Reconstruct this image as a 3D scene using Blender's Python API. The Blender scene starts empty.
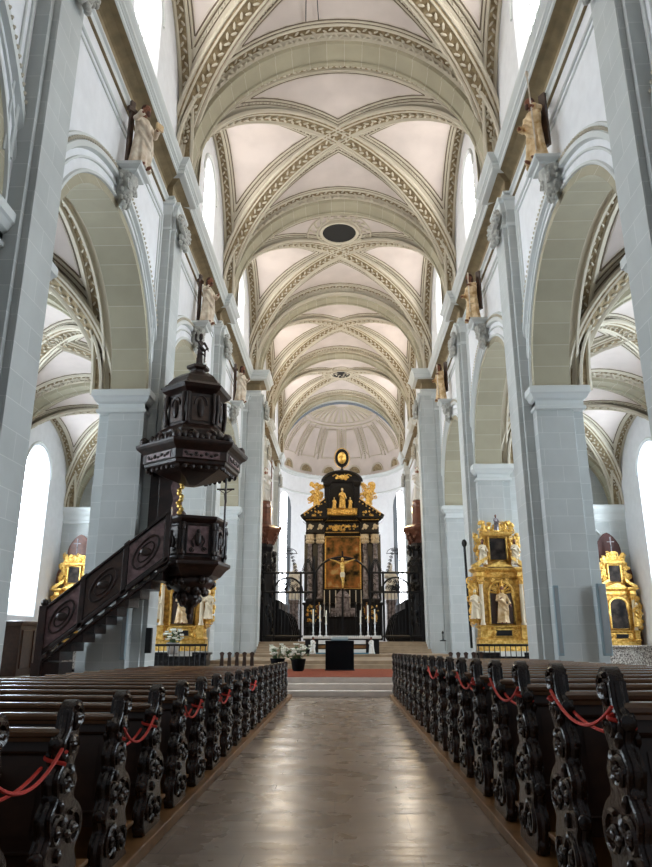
import bpy, math, random
from mathutils import Vector, Matrix
PI = math.pi
sin, cos = math.sin, math.cos
S = bpy.context.scene
COL = S.collection

# ------------------------------------------------------------------ mesh builder
class MB:
    def __init__(s): s.v = []; s.f = []; s.m = []; s.u = []
    def add(s, vs, fs, mi=0, uv=None):
        b = len(s.v); s.v += [tuple(p) for p in vs]
        for i, f in enumerate(fs):
            s.f.append(tuple(b + j for j in f)); s.m.append(mi)
            s.u.append([uv[j] for j in f] if uv else None)
    def quadgrid(s, rows, mi=0, uv=None, closed=False):
        n = len(rows[0]); vs = [p for r in rows for p in r]; fs = []
        for i in range(len(rows) - 1):
            for j in range(n if closed else n - 1):
                k = (j + 1) % n
                fs.append((i * n + j, i * n + k, (i + 1) * n + k, (i + 1) * n + j))
        s.add(vs, fs, mi, [p for r in uv for p in r] if uv else None)
    def box(s, x0, x1, y0, y1, z0, z1, mi=0):
        x0, x1 = min(x0, x1), max(x0, x1); y0, y1 = min(y0, y1), max(y0, y1)
        s.add([(x0, y0, z0), (x1, y0, z0), (x1, y1, z0), (x0, y1, z0), (x0, y0, z1), (x1, y0, z1), (x1, y1, z1), (x0, y1, z1)],
              [(0, 3, 2, 1), (4, 5, 6, 7), (0, 1, 5, 4), (1, 2, 6, 5), (2, 3, 7, 6), (3, 0, 4, 7)], mi)
    def stack(s, x0, x1, y0, y1, lv, mi=0, cap=True):
        x0, x1 = min(x0, x1), max(x0, x1)
        rows = [[(x0 - d, y0 - d, z), (x1 + d, y0 - d, z), (x1 + d, y1 + d, z), (x0 - d, y1 + d, z)] for d, z in lv]
        s.quadgrid(rows, mi, None, True)
        if cap:
            s.add(rows[0], [(3, 2, 1, 0)], mi); s.add(rows[-1], [(0, 1, 2, 3)], mi)
    def lathe(s, c, lv, n=16, rot=0, mi=0, sx=1, sy=1, cap=True, fold=None):
        rows = []
        for r, z in lv:
            row = []
            for i in range(n):
                a = rot + 2 * PI * i / n
                q = r * (1 + (fold(a, z) if fold else 0))
                row.append((c[0] + q * sx * cos(a), c[1] + q * sy * sin(a), c[2] + z))
            rows.append(row)
        s.quadgrid(rows, mi, None, True)
        if cap:
            s.add(rows[0], [tuple(range(n - 1, -1, -1))], mi); s.add(rows[-1], [tuple(range(n))], mi)
    def tube(s, path, r, n=6, closed=False, mi=0, flat=1.0):
        P = [Vector(p) for p in path]; m = len(P)
        if m < 2: return
        rows = []; up = None
        for i in range(m):
            if closed: t = P[(i + 1) % m] - P[i - 1]
            else: t = P[min(i + 1, m - 1)] - P[max(i - 1, 0)]
            if t.length < 1e-9: t = Vector((0, 0, 1))
            t.normalize()
            if up is None:
                up = Vector((0, 0, 1)) if abs(t.z) < .9 else Vector((1, 0, 0))
            a = up - t * up.dot(t)
            if a.length < 1e-6: a = t.orthogonal()
            a.normalize(); up = a; b = t.cross(a)
            q = r[i] if isinstance(r, (list, tuple)) else r
            rows.append([tuple(P[i] + a * (q * cos(2 * PI * k / n)) + b * (q * flat * sin(2 * PI * k / n))) for k in range(n)])
        if closed: rows.append(rows[0])
        s.quadgrid(rows, mi, None, True)
        if not closed:
            s.add(rows[0], [tuple(range(n - 1, -1, -1))], mi); s.add(rows[-1], [tuple(range(n))], mi)
    def ball(s, c, r, n=8, m=6, mi=0, mat=None):
        if not isinstance(r, (tuple, list)): r = (r, r, r)
        rows = []
        for i in range(m + 1):
            t = PI * i / m; row = []
            for j in range(n):
                a = 2 * PI * j / n
                p = Vector((r[0] * sin(t) * cos(a), r[1] * sin(t) * sin(a), -r[2] * cos(t)))
                if mat: p = mat @ p
                row.append((c[0] + p.x, c[1] + p.y, c[2] + p.z))
            rows.append(row)
        s.quadgrid(rows, mi, None, True)
    def prism(s, poly, fn, d0, d1, mi=0):
        n = len(poly)
        a = [fn(p[0], p[1], d0) for p in poly]; b = [fn(p[0], p[1], d1) for p in poly]
        s.add(a + b, [tuple(range(n - 1, -1, -1)), tuple(range(n, 2 * n))] + [(i, (i + 1) % n, n + (i + 1) % n, n + i) for i in range(n)], mi)
    def plate(s, outer, inner, c, fn, mi=0, a0=None, a1=None):
        def hit(poly, a, closed):
            d = (cos(a), sin(a)); best = None; n = len(poly)
            for i in range(n if closed else n - 1):
                p = poly[i]; q = poly[(i + 1) % n]
                ex, ey = q[0] - p[0], q[1] - p[1]; wx, wy = p[0] - c[0], p[1] - c[1]
                den = d[0] * ey - d[1] * ex
                if abs(den) < 1e-12: continue
                t = (wx * ey - wy * ex) / den; w = (wx * d[1] - wy * d[0]) / den
                if t > 0 and -1e-6 <= w <= 1 + 1e-6:
                    best = t if best is None else max(best, t)
            return best
        cl = a0 is None
        if cl: a0, a1 = 0, 2 * PI
        A = set([round(a0, 6), round(a1, 6)])
        for p in outer + inner:
            a = math.atan2(p[1] - c[1], p[0] - c[0])
            if a < a0 - 1e-4: a += 2 * PI
            if a0 - 1e-4 <= a <= a1 + 1e-4: A.add(round(min(max(a, a0), a1), 6))
        r1, r2 = [], []
        for a in sorted(A):
            h1, h2 = hit(inner, a, cl), hit(outer, a, cl)
            if h1 is None or h2 is None: continue
            r1.append(fn(c[0] + cos(a) * h1, c[1] + sin(a) * h1)); r2.append(fn(c[0] + cos(a) * h2, c[1] + sin(a) * h2))
        s.quadgrid([r1, r2], mi)
    def merge(s, o, M=None):
        b = len(s.v)
        s.v += [tuple(M @ Vector(p)) for p in o.v] if M else o.v
        s.f += [tuple(b + j for j in f) for f in o.f]; s.m += o.m; s.u += o.u
        return s
    def build(s, name, mats, parent=None, smooth=None, bevel=0, remesh=0, loc=None):
        me = bpy.data.meshes.new(name); me.from_pydata(s.v, [], s.f)
        if not isinstance(mats, (list, tuple)): mats = [mats]
        for m in mats: me.materials.append(m)
        me.polygons.foreach_set('material_index', s.m)
        uvl = me.uv_layers.new(name='UVMap').data
        for p in me.polygons:
            u = s.u[p.index]; n = p.normal
            for k, li in enumerate(p.loop_indices):
                if u: uvl[li].uv = u[k]
                else:
                    c = s.v[p.vertices[k]]
                    if abs(n.x) > abs(n.y) and abs(n.x) > abs(n.z): q = (c[1], c[2])
                    elif abs(n.y) > abs(n.z): q = (c[0], c[2])
                    else: q = (c[0], c[1])
                    uvl[li].uv = q
        if smooth:
            me.polygons.foreach_set('use_smooth', [True] * len(me.polygons))
            try: me.set_sharp_from_angle(angle=math.radians(smooth if smooth > 1 else 40))
            except Exception: pass
        me.update()
        o = bpy.data.objects.new(name, me); COL.objects.link(o)
        if parent: o.parent = parent
        if loc: o.location = loc
        if remesh:
            r = o.modifiers.new('r', 'REMESH'); r.mode = 'VOXEL'; r.voxel_size = remesh; r.use_smooth_shade = True
        if bevel:
            b = o.modifiers.new('b', 'BEVEL'); b.width = bevel; b.segments = 2; b.limit_method = 'ANGLE'
        return o

def tag(o, label, cat=None, group=None, kind=None):
    if label: o['label'] = label
    if cat: o['category'] = cat
    if group: o['group'] = group
    if kind: o['kind'] = kind
    return o
def empty(name, loc=(0, 0, 0), label=None, cat=None, group=None, rz=0, kind=None):
    o = bpy.data.objects.new(name, None); COL.objects.link(o); o.location = loc; o.rotation_euler = (0, 0, rz)
    o.empty_display_size = .1
    return tag(o, label, cat, group, kind)
def dup(root, loc=None, label=None, rz=None, scale=None, parent=None):
    kids = [k for k in bpy.data.objects if k.parent == root]
    r = root.copy(); COL.objects.link(r)
    if parent: r.parent = parent
    if loc is not None: r.location = loc
    if rz is not None: r.rotation_euler = (0, 0, rz)
    if scale is not None: r.scale = scale
    if label: r['label'] = label
    for k in kids: dup(k, parent=r)
    return r
ORD = 'first second third fourth fifth sixth seventh eighth ninth tenth eleventh twelfth thirteenth fourteenth fifteenth sixteenth seventeenth eighteenth nineteenth twentieth'.split()

# ------------------------------------------------------------------ materials
def mat(name, col, rough=.6, metal=0, bump=0, bscale=20, var=0, vscale=3, coat=0, spec=.5, emit=None, es=0, col2=None):
    m = bpy.data.materials.new(name); m.use_nodes = True
    N = m.node_tree.nodes; L = m.node_tree.links; b = N['Principled BSDF']
    b.inputs['Base Color'].default_value = (*col, 1); b.inputs['Roughness'].default_value = rough
    b.inputs['Metallic'].default_value = metal; b.inputs['Coat Weight'].default_value = coat
    b.inputs['Coat Roughness'].default_value = .2
    b.inputs['Specular IOR Level'].default_value = spec
    tc = N.new('ShaderNodeTexCoord')
    if var or col2:
        n = N.new('ShaderNodeTexNoise'); n.inputs['Scale'].default_value = vscale; n.inputs['Detail'].default_value = 5
        L.new(tc.outputs['Object'], n.inputs['Vector'])
        r = N.new('ShaderNodeValToRGB'); r.color_ramp.elements[0].position = .35; r.color_ramp.elements[1].position = .65
        c2 = col2 or tuple(min(1, c * (1 + var)) for c in col); c1 = col if col2 else tuple(c * (1 - var) for c in col)
        r.color_ramp.elements[0].color = (*c1, 1); r.color_ramp.elements[1].color = (*c2, 1)
        L.new(n.outputs['Fac'], r.inputs['Fac']); L.new(r.outputs['Color'], b.inputs['Base Color'])
    if bump:
        n = N.new('ShaderNodeTexNoise'); n.inputs['Scale'].default_value = bscale; n.inputs['Detail'].default_value = 3
        L.new(tc.outputs['Object'], n.inputs['Vector'])
        bp = N.new('ShaderNodeBump'); bp.inputs['Strength'].default_value = bump; bp.inputs['Distance'].default_value = .03
        L.new(n.outputs['Fac'], bp.inputs['Height']); L.new(bp.outputs['Normal'], b.inputs['Normal'])
    if emit:
        b.inputs['Emission Color'].default_value = (*emit, 1); b.inputs['Emission Strength'].default_value = es
    return m
def brickmat(name, c1, c2, mortar, bw, bh, ms, rough, stain=.12, coat=0, offset=.5, bump=.25):
    m = bpy.data.materials.new(name); m.use_nodes = True
    N = m.node_tree.nodes; L = m.node_tree.links; b = N['Principled BSDF']
    b.inputs['Roughness'].default_value = rough; b.inputs['Coat Weight'].default_value = coat
    uv = N.new('ShaderNodeUVMap'); br = N.new('ShaderNodeTexBrick')
    br.inputs['Scale'].default_value = 1; br.inputs['Brick Width'].default_value = bw; br.inputs['Row Height'].default_value = bh
    br.inputs['Mortar Size'].default_value = ms; br.inputs['Mortar Smooth'].default_value = .3; br.inputs['Bias'].default_value = 0
    br.offset = offset
    br.inputs['Color1'].default_value = (*c1, 1); br.inputs['Color2'].default_value = (*c2, 1); br.inputs['Mortar'].default_value = (*mortar, 1)
    L.new(uv.outputs['UV'], br.inputs['Vector'])
    tc = N.new('ShaderNodeTexCoord'); n = N.new('ShaderNodeTexNoise'); n.inputs['Scale'].default_value = 1.3; n.inputs['Detail'].default_value = 6
    L.new(tc.outputs['Object'], n.inputs['Vector'])
    r = N.new('ShaderNodeValToRGB'); r.color_ramp.elements[0].position = .3; r.color_ramp.elements[1].position = .7
    r.color_ramp.elements[0].color = (1 - stain, 1 - stain, 1 - stain, 1); r.color_ramp.elements[1].color = (1, 1, 1, 1)
    L.new(n.outputs['Fac'], r.inputs['Fac'])
    mx = N.new('ShaderNodeMixRGB'); mx.blend_type = 'MULTIPLY'; mx.inputs['Fac'].default_value = 1
    L.new(br.outputs['Color'], mx.inputs['Color1']); L.new(r.outputs['Color'], mx.inputs['Color2'])
    L.new(mx.outputs['Color'], b.inputs['Base Color'])
    bp = N.new('ShaderNodeBump'); bp.inputs['Strength'].default_value = bump; bp.inputs['Distance'].default_value = .01; bp.invert = True
    L.new(br.outputs['Fac'], bp.inputs['Height']); L.new(bp.outputs['Normal'], b.inputs['Normal'])
    return m, r, n
ASH, _, _ = brickmat('grey_ashlar', (.53, .555, .55), (.48, .51, .505), (.67, .685, .67), .95, .47, .007, .75)
VOU, _, _ = brickmat('olive_voussoir', (.42, .385, .28), (.37, .34, .245), (.56, .52, .42), 60.0, .62, .010, .8)
PLW = mat('white_plaster', (.78, .80, .835), .85, var=.03, bump=.05, bscale=8)
PAN = mat('vault_plaster', (.60, .53, .495), .9, var=.06, vscale=.9)
STU = mat('stucco_light', (.57, .52, .42), .85, bump=.3, bscale=25)
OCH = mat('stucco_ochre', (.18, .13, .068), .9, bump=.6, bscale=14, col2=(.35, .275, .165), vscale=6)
DKL = mat('stucco_outline', (.16, .125, .085), .9)
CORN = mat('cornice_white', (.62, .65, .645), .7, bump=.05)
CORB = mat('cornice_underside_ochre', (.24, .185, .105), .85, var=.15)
WAL = mat('walnut_dark', (.012, .005, .003), .24, coat=.25, spec=.4, col2=(.035, .015, .008), vscale=6, bump=.3, bscale=30)
WALP = mat('walnut_panel', (.022, .009, .005), .38, coat=.15, col2=(.05, .02, .010), vscale=4)
RAIL = mat('polished_rail', (.10, .045, .022), .22, coat=.6, col2=(.15, .072, .036), vscale=3)
OAK = mat('oak_edge', (.22, .105, .035), .45, var=.25, vscale=5)
PULD = mat('pulpit_wood', (.009, .004, .003), .36, coat=.1, spec=.4, col2=(.026, .010, .007), vscale=5, bump=.2, bscale=30)
PULP = mat('pulpit_panel', (.22, .13, .135), .36, coat=.4, col2=(.11, .058, .06), vscale=9)
PULB = mat('pulpit_brown_panel', (.045, .019, .010), .4, coat=.3, var=.3, vscale=7)
GOLD = mat('gilding', (.62, .34, .06), .32, metal=.8, bump=.8, bscale=22, col2=(.98, .68, .22), vscale=9)
GOLDP = mat('gilt_field', (.30, .14, .02), .45, metal=.4, bump=.9, bscale=14, col2=(.72, .42, .08), vscale=7)
IVO = mat('ivory_paint', (.72, .62, .45), .55, var=.1, bump=.2)
ROBE = mat('painted_robe', (.52, .40, .28), .6, col2=(.76, .69, .58), vscale=4, bump=.5, bscale=9)  # darker noise tone puts the shade of the folds into the colour
ROBG = mat('gilt_robe', (.45, .27, .10), .5, col2=(.76, .60, .38), vscale=4, bump=.5, bscale=9)
SKIN = mat('brown_flesh', (.24, .09, .05), .6)
HAIR = mat('dark_hair', (.07, .028, .018), .7)
WHST = mat('white_statue', (.75, .74, .70), .6)
CONS = mat('console_stone', (.42, .42, .39), .8, bump=.5, bscale=18, var=.15, vscale=8)
BLK = mat('black_marble', (.009, .008, .009), .3, spec=.35)
COLM = mat('veined_marble', (.10, .085, .09), .2, coat=.4, col2=(.33, .30, .33), vscale=5)
IRON = mat('wrought_iron', (.012, .012, .013), .45, metal=.4)
RED = mat('red_rope', (.62, .035, .02), .6)
CARP = mat('red_carpet', (.30, .055, .015), .9, var=.15, vscale=20, bump=.4, bscale=80)
STEP = mat('step_stone', (.78, .70, .64), .5, var=.08)
BEI = mat('choir_stone', (.30, .215, .135), .5, var=.12)
REDW = mat('red_brown_wood', (.13, .040, .02), .45, coat=.2, var=.25, vscale=6)
DRED = mat('dark_red_cloth', (.06, .016, .012), .7, var=.2)
WHC = mat('white_linen', (.78, .78, .76), .8)
GREEN = mat('leaf_green', (.05, .10, .03), .6)
PETAL = mat('white_petal', (.80, .80, .70), .6)
BOX = mat('black_cloth', (.004, .004, .005), .9, spec=.1)
SPK = mat('speaker_grey', (.22, .29, .32), .4)
BLUEC = mat('blue_cloth', (.10, .24, .33), .7)
WAX = mat('candle_wax', (.80, .76, .64), .5)
SILV = mat('silver', (.6, .6, .6), .3, metal=.8)
HOLE = mat('dark_void', (.01, .009, .008), .9)
GLS = mat('daylight_glass', (.8, .85, .9), .3, emit=(.80, .91, 1.0), es=1)
GLU = mat('upper_daylight_glass', (.8, .85, .9), .3, emit=(1.0, .96, .90), es=1)
GLA = mat('apse_daylight_glass', (.8, .85, .9), .3, emit=(.93, .96, 1.0), es=1)
LEAD = mat('window_lead', (.25, .27, .28), .6)
def paintmat(name, cs, sc):
    m = mat(name, cs[0], .7, spec=.15); N = m.node_tree.nodes; L = m.node_tree.links
    tc = N.new('ShaderNodeTexCoord'); n = N.new('ShaderNodeTexNoise'); n.inputs['Scale'].default_value = sc; n.inputs['Detail'].default_value = 4
    L.new(tc.outputs['Object'], n.inputs['Vector']); r = N.new('ShaderNodeValToRGB')
    r.color_ramp.elements[0].position = .34; r.color_ramp.elements[1].position = .68
    r.color_ramp.elements[0].color = (*cs[0], 1); r.color_ramp.elements[1].color = (*cs[-1], 1)
    for i, c in enumerate(cs[1:-1]):
        e = r.color_ramp.elements.new(.42 + .16 * i); e.color = (*c, 1)
    L.new(n.outputs['Fac'], r.inputs['Fac']); L.new(r.outputs['Color'], N['Principled BSDF'].inputs['Base Color'])
    return m
PNT1 = paintmat('altar_painting', [(.015, .012, .008), (.14, .085, .025), (.42, .17, .05), (.55, .38, .16)], 1.5)
PNT2 = paintmat('dark_painting', [(.006, .006, .007), (.015, .012, .012), (.07, .055, .045)], 2.4)
PATT = paintmat('patterned_frontal', [(.03, .02, .03), (.25, .22, .2), (.7, .68, .62)], 16)

# polished floor
FLR, _r, _n = brickmat('polished_floor', (.36, .285, .23), (.32, .25, .20), (.21, .17, .14), 1.25, .62, .006, .2, stain=.3, coat=0, bump=.12)
N_ = FLR.node_tree.nodes; L_ = FLR.node_tree.links
mr = N_.new('ShaderNodeMapRange'); mr.inputs[1].default_value = .3; mr.inputs[2].default_value = .7; mr.inputs[3].default_value = .23; mr.inputs[4].default_value = .33
n2 = N_.new('ShaderNodeTexNoise'); n2.inputs['Scale'].default_value = 2.2; n2.inputs['Detail'].default_value = 5
tc_ = N_.new('ShaderNodeTexCoord'); L_.new(tc_.outputs['Object'], n2.inputs['Vector'])
L_.new(n2.outputs['Fac'], mr.inputs[0]); L_.new(mr.outputs[0], N_['Principled BSDF'].inputs['Roughness'])

# ------------------------------------------------------------------ the church
BAY = 9.08
PY = lambda k: 10.66 + BAY * (k - 1)
def arc(c, z, r, a0=0, a1=PI, n=32, rz=None):
    rz = rz or r
    return [(c + r * cos(a0 + (a1 - a0) * i / n), z + rz * sin(a0 + (a1 - a0) * i / n)) for i in range(n + 1)]
def struct(o, label, cat='architecture'):
    return tag(o, label, cat, None, 'structure')
SIDE = {-1: 'left', 1: 'right'}

def rib_sweep(mb, P, Nn, prof, mis):
    rows = []
    for i, p in enumerate(P):
        t = (P[min(i + 1, len(P) - 1)] - P[max(i - 1, 0)]).normalized()
        n = (Nn[i] - t * Nn[i].dot(t)).normalized(); sd = t.cross(n)
        rows.append([tuple(p + sd * a + n * d) for a, d in prof])
    cols = list(map(list, zip(*rows)))
    for j in range(len(prof) - 1): mb.quadgrid([cols[j], cols[j + 1]], mis[j])
def leafchain(mb, P, Nn, step, off, size, mi, lift=.05):
    acc = 0; k = 0
    for i in range(1, len(P)):
        seg = (P[i] - P[i - 1]); L = seg.length; t = seg.normalized()
        while acc < L:
            p = P[i - 1] + t * acc; n = (Nn[i] - t * Nn[i].dot(t)).normalized(); sd = t.cross(n)
            sg = 1 if k % 2 else -1
            M3 = Matrix((t * .8 + sd * .6 * sg, sd * .8 - t * .6 * sg, n)).transposed()
            c = p + sd * (off * sg) + n * lift
            mb.ball(tuple(c), (size * 1.5, size * .62, size * .55), 6, 4, mi, M3)
            k += 1; acc += step
        acc -= L

# floors
f = MB(); f.quadgrid([[(x, y, 0) for x in (-16, -1.32, 1.31, 16)] for y in (-8, 20.1, 40)], 0)
struct(f.build('floor', FLR), 'polished brown stone floor of the aisle between the pews', 'floor')
f = MB()
def slab(mb, x0, x1, y0, y1, z0, z1, mi=0): mb.box(x0, x1, y0, y1, z0, z1, mi)
for y, z in ((20.10, .155), (20.55, .31), (21.0, .46)): slab(f, -4.9, 4.9, y, 27.6, z - .155, z)
struct(f.build('floor_steps', STEP, bevel=.015), 'pale stone steps rising at the front end of the pews', 'steps')
f = MB()
for y, z in ((27.4, .60), (28.1, .74), (34.3, .86)): slab(f, -5.1, 5.1, y, 37.6, .3, z)
for i in range(5): slab(f, -4.42, 4.55, 36.9 + .32 * i, 63, .8, .95 + .12 * i)
struct(f.build('floor_choir', BEI, bevel=.012), 'beige stone floor and steps of the choir', 'floor')
c = MB(); c.box(-2.25, 2.35, 21.05, 27.0, .462, .475)
tag(c.build('red_carpet', CARP), 'orange red carpet covering the platform before the choir steps', 'carpet')

# piers
def pier(s, k, choir=False):
    m = MB(); Yc = 0
    zt = 15.0
    m.box(s * 5.58, s * 6.62, -.99, .99, 0, 8.41)
    m.box(s * 6.6, s * 6.95, -.8, .8, 0, 8.41)
    m.box(s * 5.33, s * 5.7, -.61, .61, 0, zt)
    m.box(s * 5.2, s * 5.4, -.49, .49, 0, zt)
    # base plinths
    m.stack(s * 5.18, s * 5.7, -.5, .5, [(.06, 0), (.06, .5), (.02, .56)])
    m.stack(s * 5.56, s * 6.64, -.99, .99, [(.05, 0), (.05, .5), (.01, .56)])
    if choir:
        m.box(s * 4.42, s * 5.3, -.4, .55, 0, zt); m.box(s * 4.55, s * 5.3, -.52, .6, 0, zt)
    which = {(-1, 1): 'nearest left', (1, 1): 'nearest right', (-1, 2): 'left, behind the pulpit', (1, 2): 'right, with two speaker strips', (-1, 3): 'left, behind the cross of the pulpit',
             (1, 3): 'right, behind the gilded side altar', (-1, 4): 'left of the choir arch', (1, 4): 'right of the choir arch'}.get((s, k), SIDE[s] + (' inside the choir' if k > 4 else ' beside the viewer'))
    o = struct(m.build('pillar', ASH, bevel=.012, loc=(0, PY(k), 0)), 'grey ashlar pier, ' + which, 'pillar')
    # impost
    b = MB(); lv = [(.0, 7.72), (.07, 7.75), (.07, 7.83), (.02, 7.86), (.02, 8.0), (.10, 8.05), (.16, 8.16), (.2, 8.2), (.2, 8.38), (.14, 8.42)]
    b.stack(s * 5.6, s * 6.9, -.99, .99, lv)
    b.build('impost', CORN, o)
    # pilaster capital with hanging volutes
    c = MB(); cl = [(-.02, 13.95), (.03, 14.0), (.03, 14.08), (-.01, 14.1), (.0, 14.55), (.06, 14.85), (.12, 14.9), (.12, 15.0)]
    c.stack(s * 5.2, s * 5.7, -.49, .49, cl); c.stack(s * 5.33, s * 5.7, -.61, .61, cl)
    if choir: c.stack(s * 4.5, s * 5.3, -.45, .55, cl)
    o_cap = c.build('capital', CORN, o)
    xf = (4.42 if choir else 5.2)
    v = MB()
    for y in (-.42, 0, .42):
        for j in range(22):
            a = -1.2 + j * .42; r = .20 * (1 - j / 26)
            v.ball((s * (xf - .14 - .05 * (j % 2)), y * 1.05 + 1.15 * r * cos(a), 14.35 + (-.05 if y == 0 else .05) + 1.15 * r * sin(a)), .07, 6, 4)
    for j in range(9):
        v.ball((s * (xf - .2), .16 * sin(j * 2.1), 14.25 - .075 * j), (.1, .13, .09), 7, 5)
        v.ball((s * (xf - .14), .34 * cos(j * 1.3), 14.05 - .05 * j), (.09, .1, .08), 6, 4)
    v.tube([(s * (xf - .1), -.5, 14.45), (s * (xf - .2), -.3, 14.1), (s * (xf - .24), 0, 13.9), (s * (xf - .2), .3, 14.1), (s * (xf - .1), .5, 14.45)], .08, 7)
    v.build('capital_carving', CONS, o_cap, smooth=50)
    return o
for k in range(0, 7):
    for s in (-1, 1): pier(s, k, k == 4)

# arcade bay walls
def arcade(s, k, open_=True):
    yc = PY(k) + BAY / 2; R = 3.55; Z = 8.41; H = BAY / 2
    n = {(-1, 1): 'nearest arch on the left', (-1, 2): 'second arch on the left, past the pulpit', (-1, 3): 'third arch on the left', (1, 1): 'nearest arch on the right', (1, 2): 'second arch on the right', (1, 3): 'third arch on the right'}
    lab = n.get((s, k), ('choir wall ' if k > 3 else 'arch beside the viewer ') + SIDE[s] + (', deep end' if k == 5 else ''))
    root = MB()
    if open_:
        fn = lambda y, z: (s * 5.6, y, z)
        root.plate([(H, Z), (H, 15.2), (-H, 15.2), (-H, Z)], arc(0, Z, R + .22, n=40), (0, Z), fn, 0, 0, PI)
    else:
        root.box(s * 5.6, s * 6.0, -H, H, 0, 15.2)
        root.stack(s * 5.5, s * 5.7, -2.6, 2.6, [(0, 9), (0, 12.5)])
    o = struct(root.build('wall_' + SIDE[s], PLW, loc=(0, yc, 0)), 'white plastered wall over the ' + lab, 'wall')
    if open_:
        a = MB(); P = arc(0, Z, R, n=40); Q = arc(0, Z, R + .22, n=40)
        L = [i * PI * R / 40 for i in range(41)]
        a.quadgrid([[(s * 5.595, y, z) for y, z in P], [(s * 5.595, y, z) for y, z in Q]], 0)
        xs = (5.595, 6.62)
        a.quadgrid([[(s * x, y, z) for y, z in P] for x in xs], 0, [[(x, l) for l in L] for x in xs])
        a.quadgrid([[(s * 6.62, y, z) for y, z in arc(0, Z, r, n=40)] for r in (R, R + .35)], 0, [[(r, l) for l in L] for r in (R, R + .35)])
        a.build('arch_soffit', VOU, o, smooth=30)
        # aisle side of wall
        b = MB(); b.plate([(H, Z), (H, 14.0), (-H, 14.0), (-H, Z)], arc(0, Z, R + .3, n=40), (0, Z), lambda y, z: (s * 6.9, y, z), 0, 0, PI)
        b.build('aisle_face', PLW, o)
        b = MB(); pr = [(6.6, R + .12), (6.68, R + .10), (6.7, R + .2), (6.86, R + .2), (6.88, R + .12), (6.96, R + .14), (6.96, R + .34)]
        b.quadgrid([[(s * x, y, z) for y, z in arc(0, Z, r, n=40)] for x, r in pr], 0)
        PP = [Vector((s * 6.95, y, z)) for y, z in arc(0, Z, R + .42, n=60)][2:-2]
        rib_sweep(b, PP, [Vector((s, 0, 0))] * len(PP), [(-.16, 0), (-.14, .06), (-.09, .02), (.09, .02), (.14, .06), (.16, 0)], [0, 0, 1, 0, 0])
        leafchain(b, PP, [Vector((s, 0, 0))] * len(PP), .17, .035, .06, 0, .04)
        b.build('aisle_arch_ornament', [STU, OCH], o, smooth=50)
    m = MB(); RR = R if open_ else 3.3
    def ring(r, w, d, mi=0):
        pts = [(r - w, 0), (r - w * .6, d), (r + w * .6, d), (r + w, 0)]
        m.quadgrid([[(s * (5.6 - dd), yy, zz) for yy, zz in arc(0, Z, rr, n=40)] for rr, dd in pts], mi)
    ring(RR + .26, .05, .06); ring(RR + .55, .035, .045); ring(RR + .82, .10, .10); ring(RR + 1.02, .05, .05)
    for i in range(1, 96):
        a_ = PI * i / 96
        if .06 < a_ < PI - .06:
            m.ball((s * 5.52, (RR + .94) * cos(a_), Z + (RR + .94) * sin(a_)), (.05, .035, .05), 5, 4, 1)
    # panel frame beside pilasters and under the architrave
    fr = [(-3.78, 9.4), (-3.78, 14.45), (3.78, 14.45), (3.78, 9.4)]
    for q, w in ((0, .05), (.22, .03)):
        m.tube([(s * 5.585, y * (1 - q / 3.78), z - (q if z > 10 else 0)) for y, z in fr], w, 6)
    m.build('archivolt_moulding', [CORN, STU], o, smooth=40)
    return o
for k in range(0, 6):
    for s in (-1, 1): arcade(s, k, k < 4)

# entablature
PROF = [(.10, 14.96), (.10, 15.14), (.16, 15.18), (.16, 15.24), (.06, 15.28), (.06, 15.66), (.12, 15.70), (.30, 15.78), (.46, 15.80), (.50, 15.82), (.50, 15.93), (.53, 15.94), (.53, 15.97), (.50, 15.99), (.50, 16.03), (.56, 16.06), (.57, 16.12), (.64, 16.2), (.67, 16.25), (.67, 16.30), (.2, 16.36), (-.2, 16.4)]
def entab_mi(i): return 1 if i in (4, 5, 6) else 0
for s in (-1, 1):
    m = MB()
    for i in range(len(PROF) - 1):
        (a, z0), (b, z1) = PROF[i], PROF[i + 1]
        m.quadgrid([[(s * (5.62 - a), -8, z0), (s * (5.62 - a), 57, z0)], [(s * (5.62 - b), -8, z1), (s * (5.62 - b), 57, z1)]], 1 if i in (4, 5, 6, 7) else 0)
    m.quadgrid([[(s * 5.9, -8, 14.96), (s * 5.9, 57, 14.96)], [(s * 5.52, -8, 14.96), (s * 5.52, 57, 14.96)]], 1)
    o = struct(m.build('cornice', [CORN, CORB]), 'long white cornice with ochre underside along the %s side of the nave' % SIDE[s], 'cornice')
    for k in range(0, 7):
        b = MB(); xf = 4.62 if k == 4 else 5.33
        lv = [(a - .1 if a < .3 else a - .08, z) for a, z in PROF[:-2]] + [(.3, 16.36)]
        for i in range(len(lv) - 1):
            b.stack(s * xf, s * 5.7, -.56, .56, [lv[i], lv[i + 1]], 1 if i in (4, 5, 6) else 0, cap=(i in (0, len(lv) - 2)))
        b.build('cornice_block', [CORN, CORB], o, loc=(0, PY(k), 0))

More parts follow.
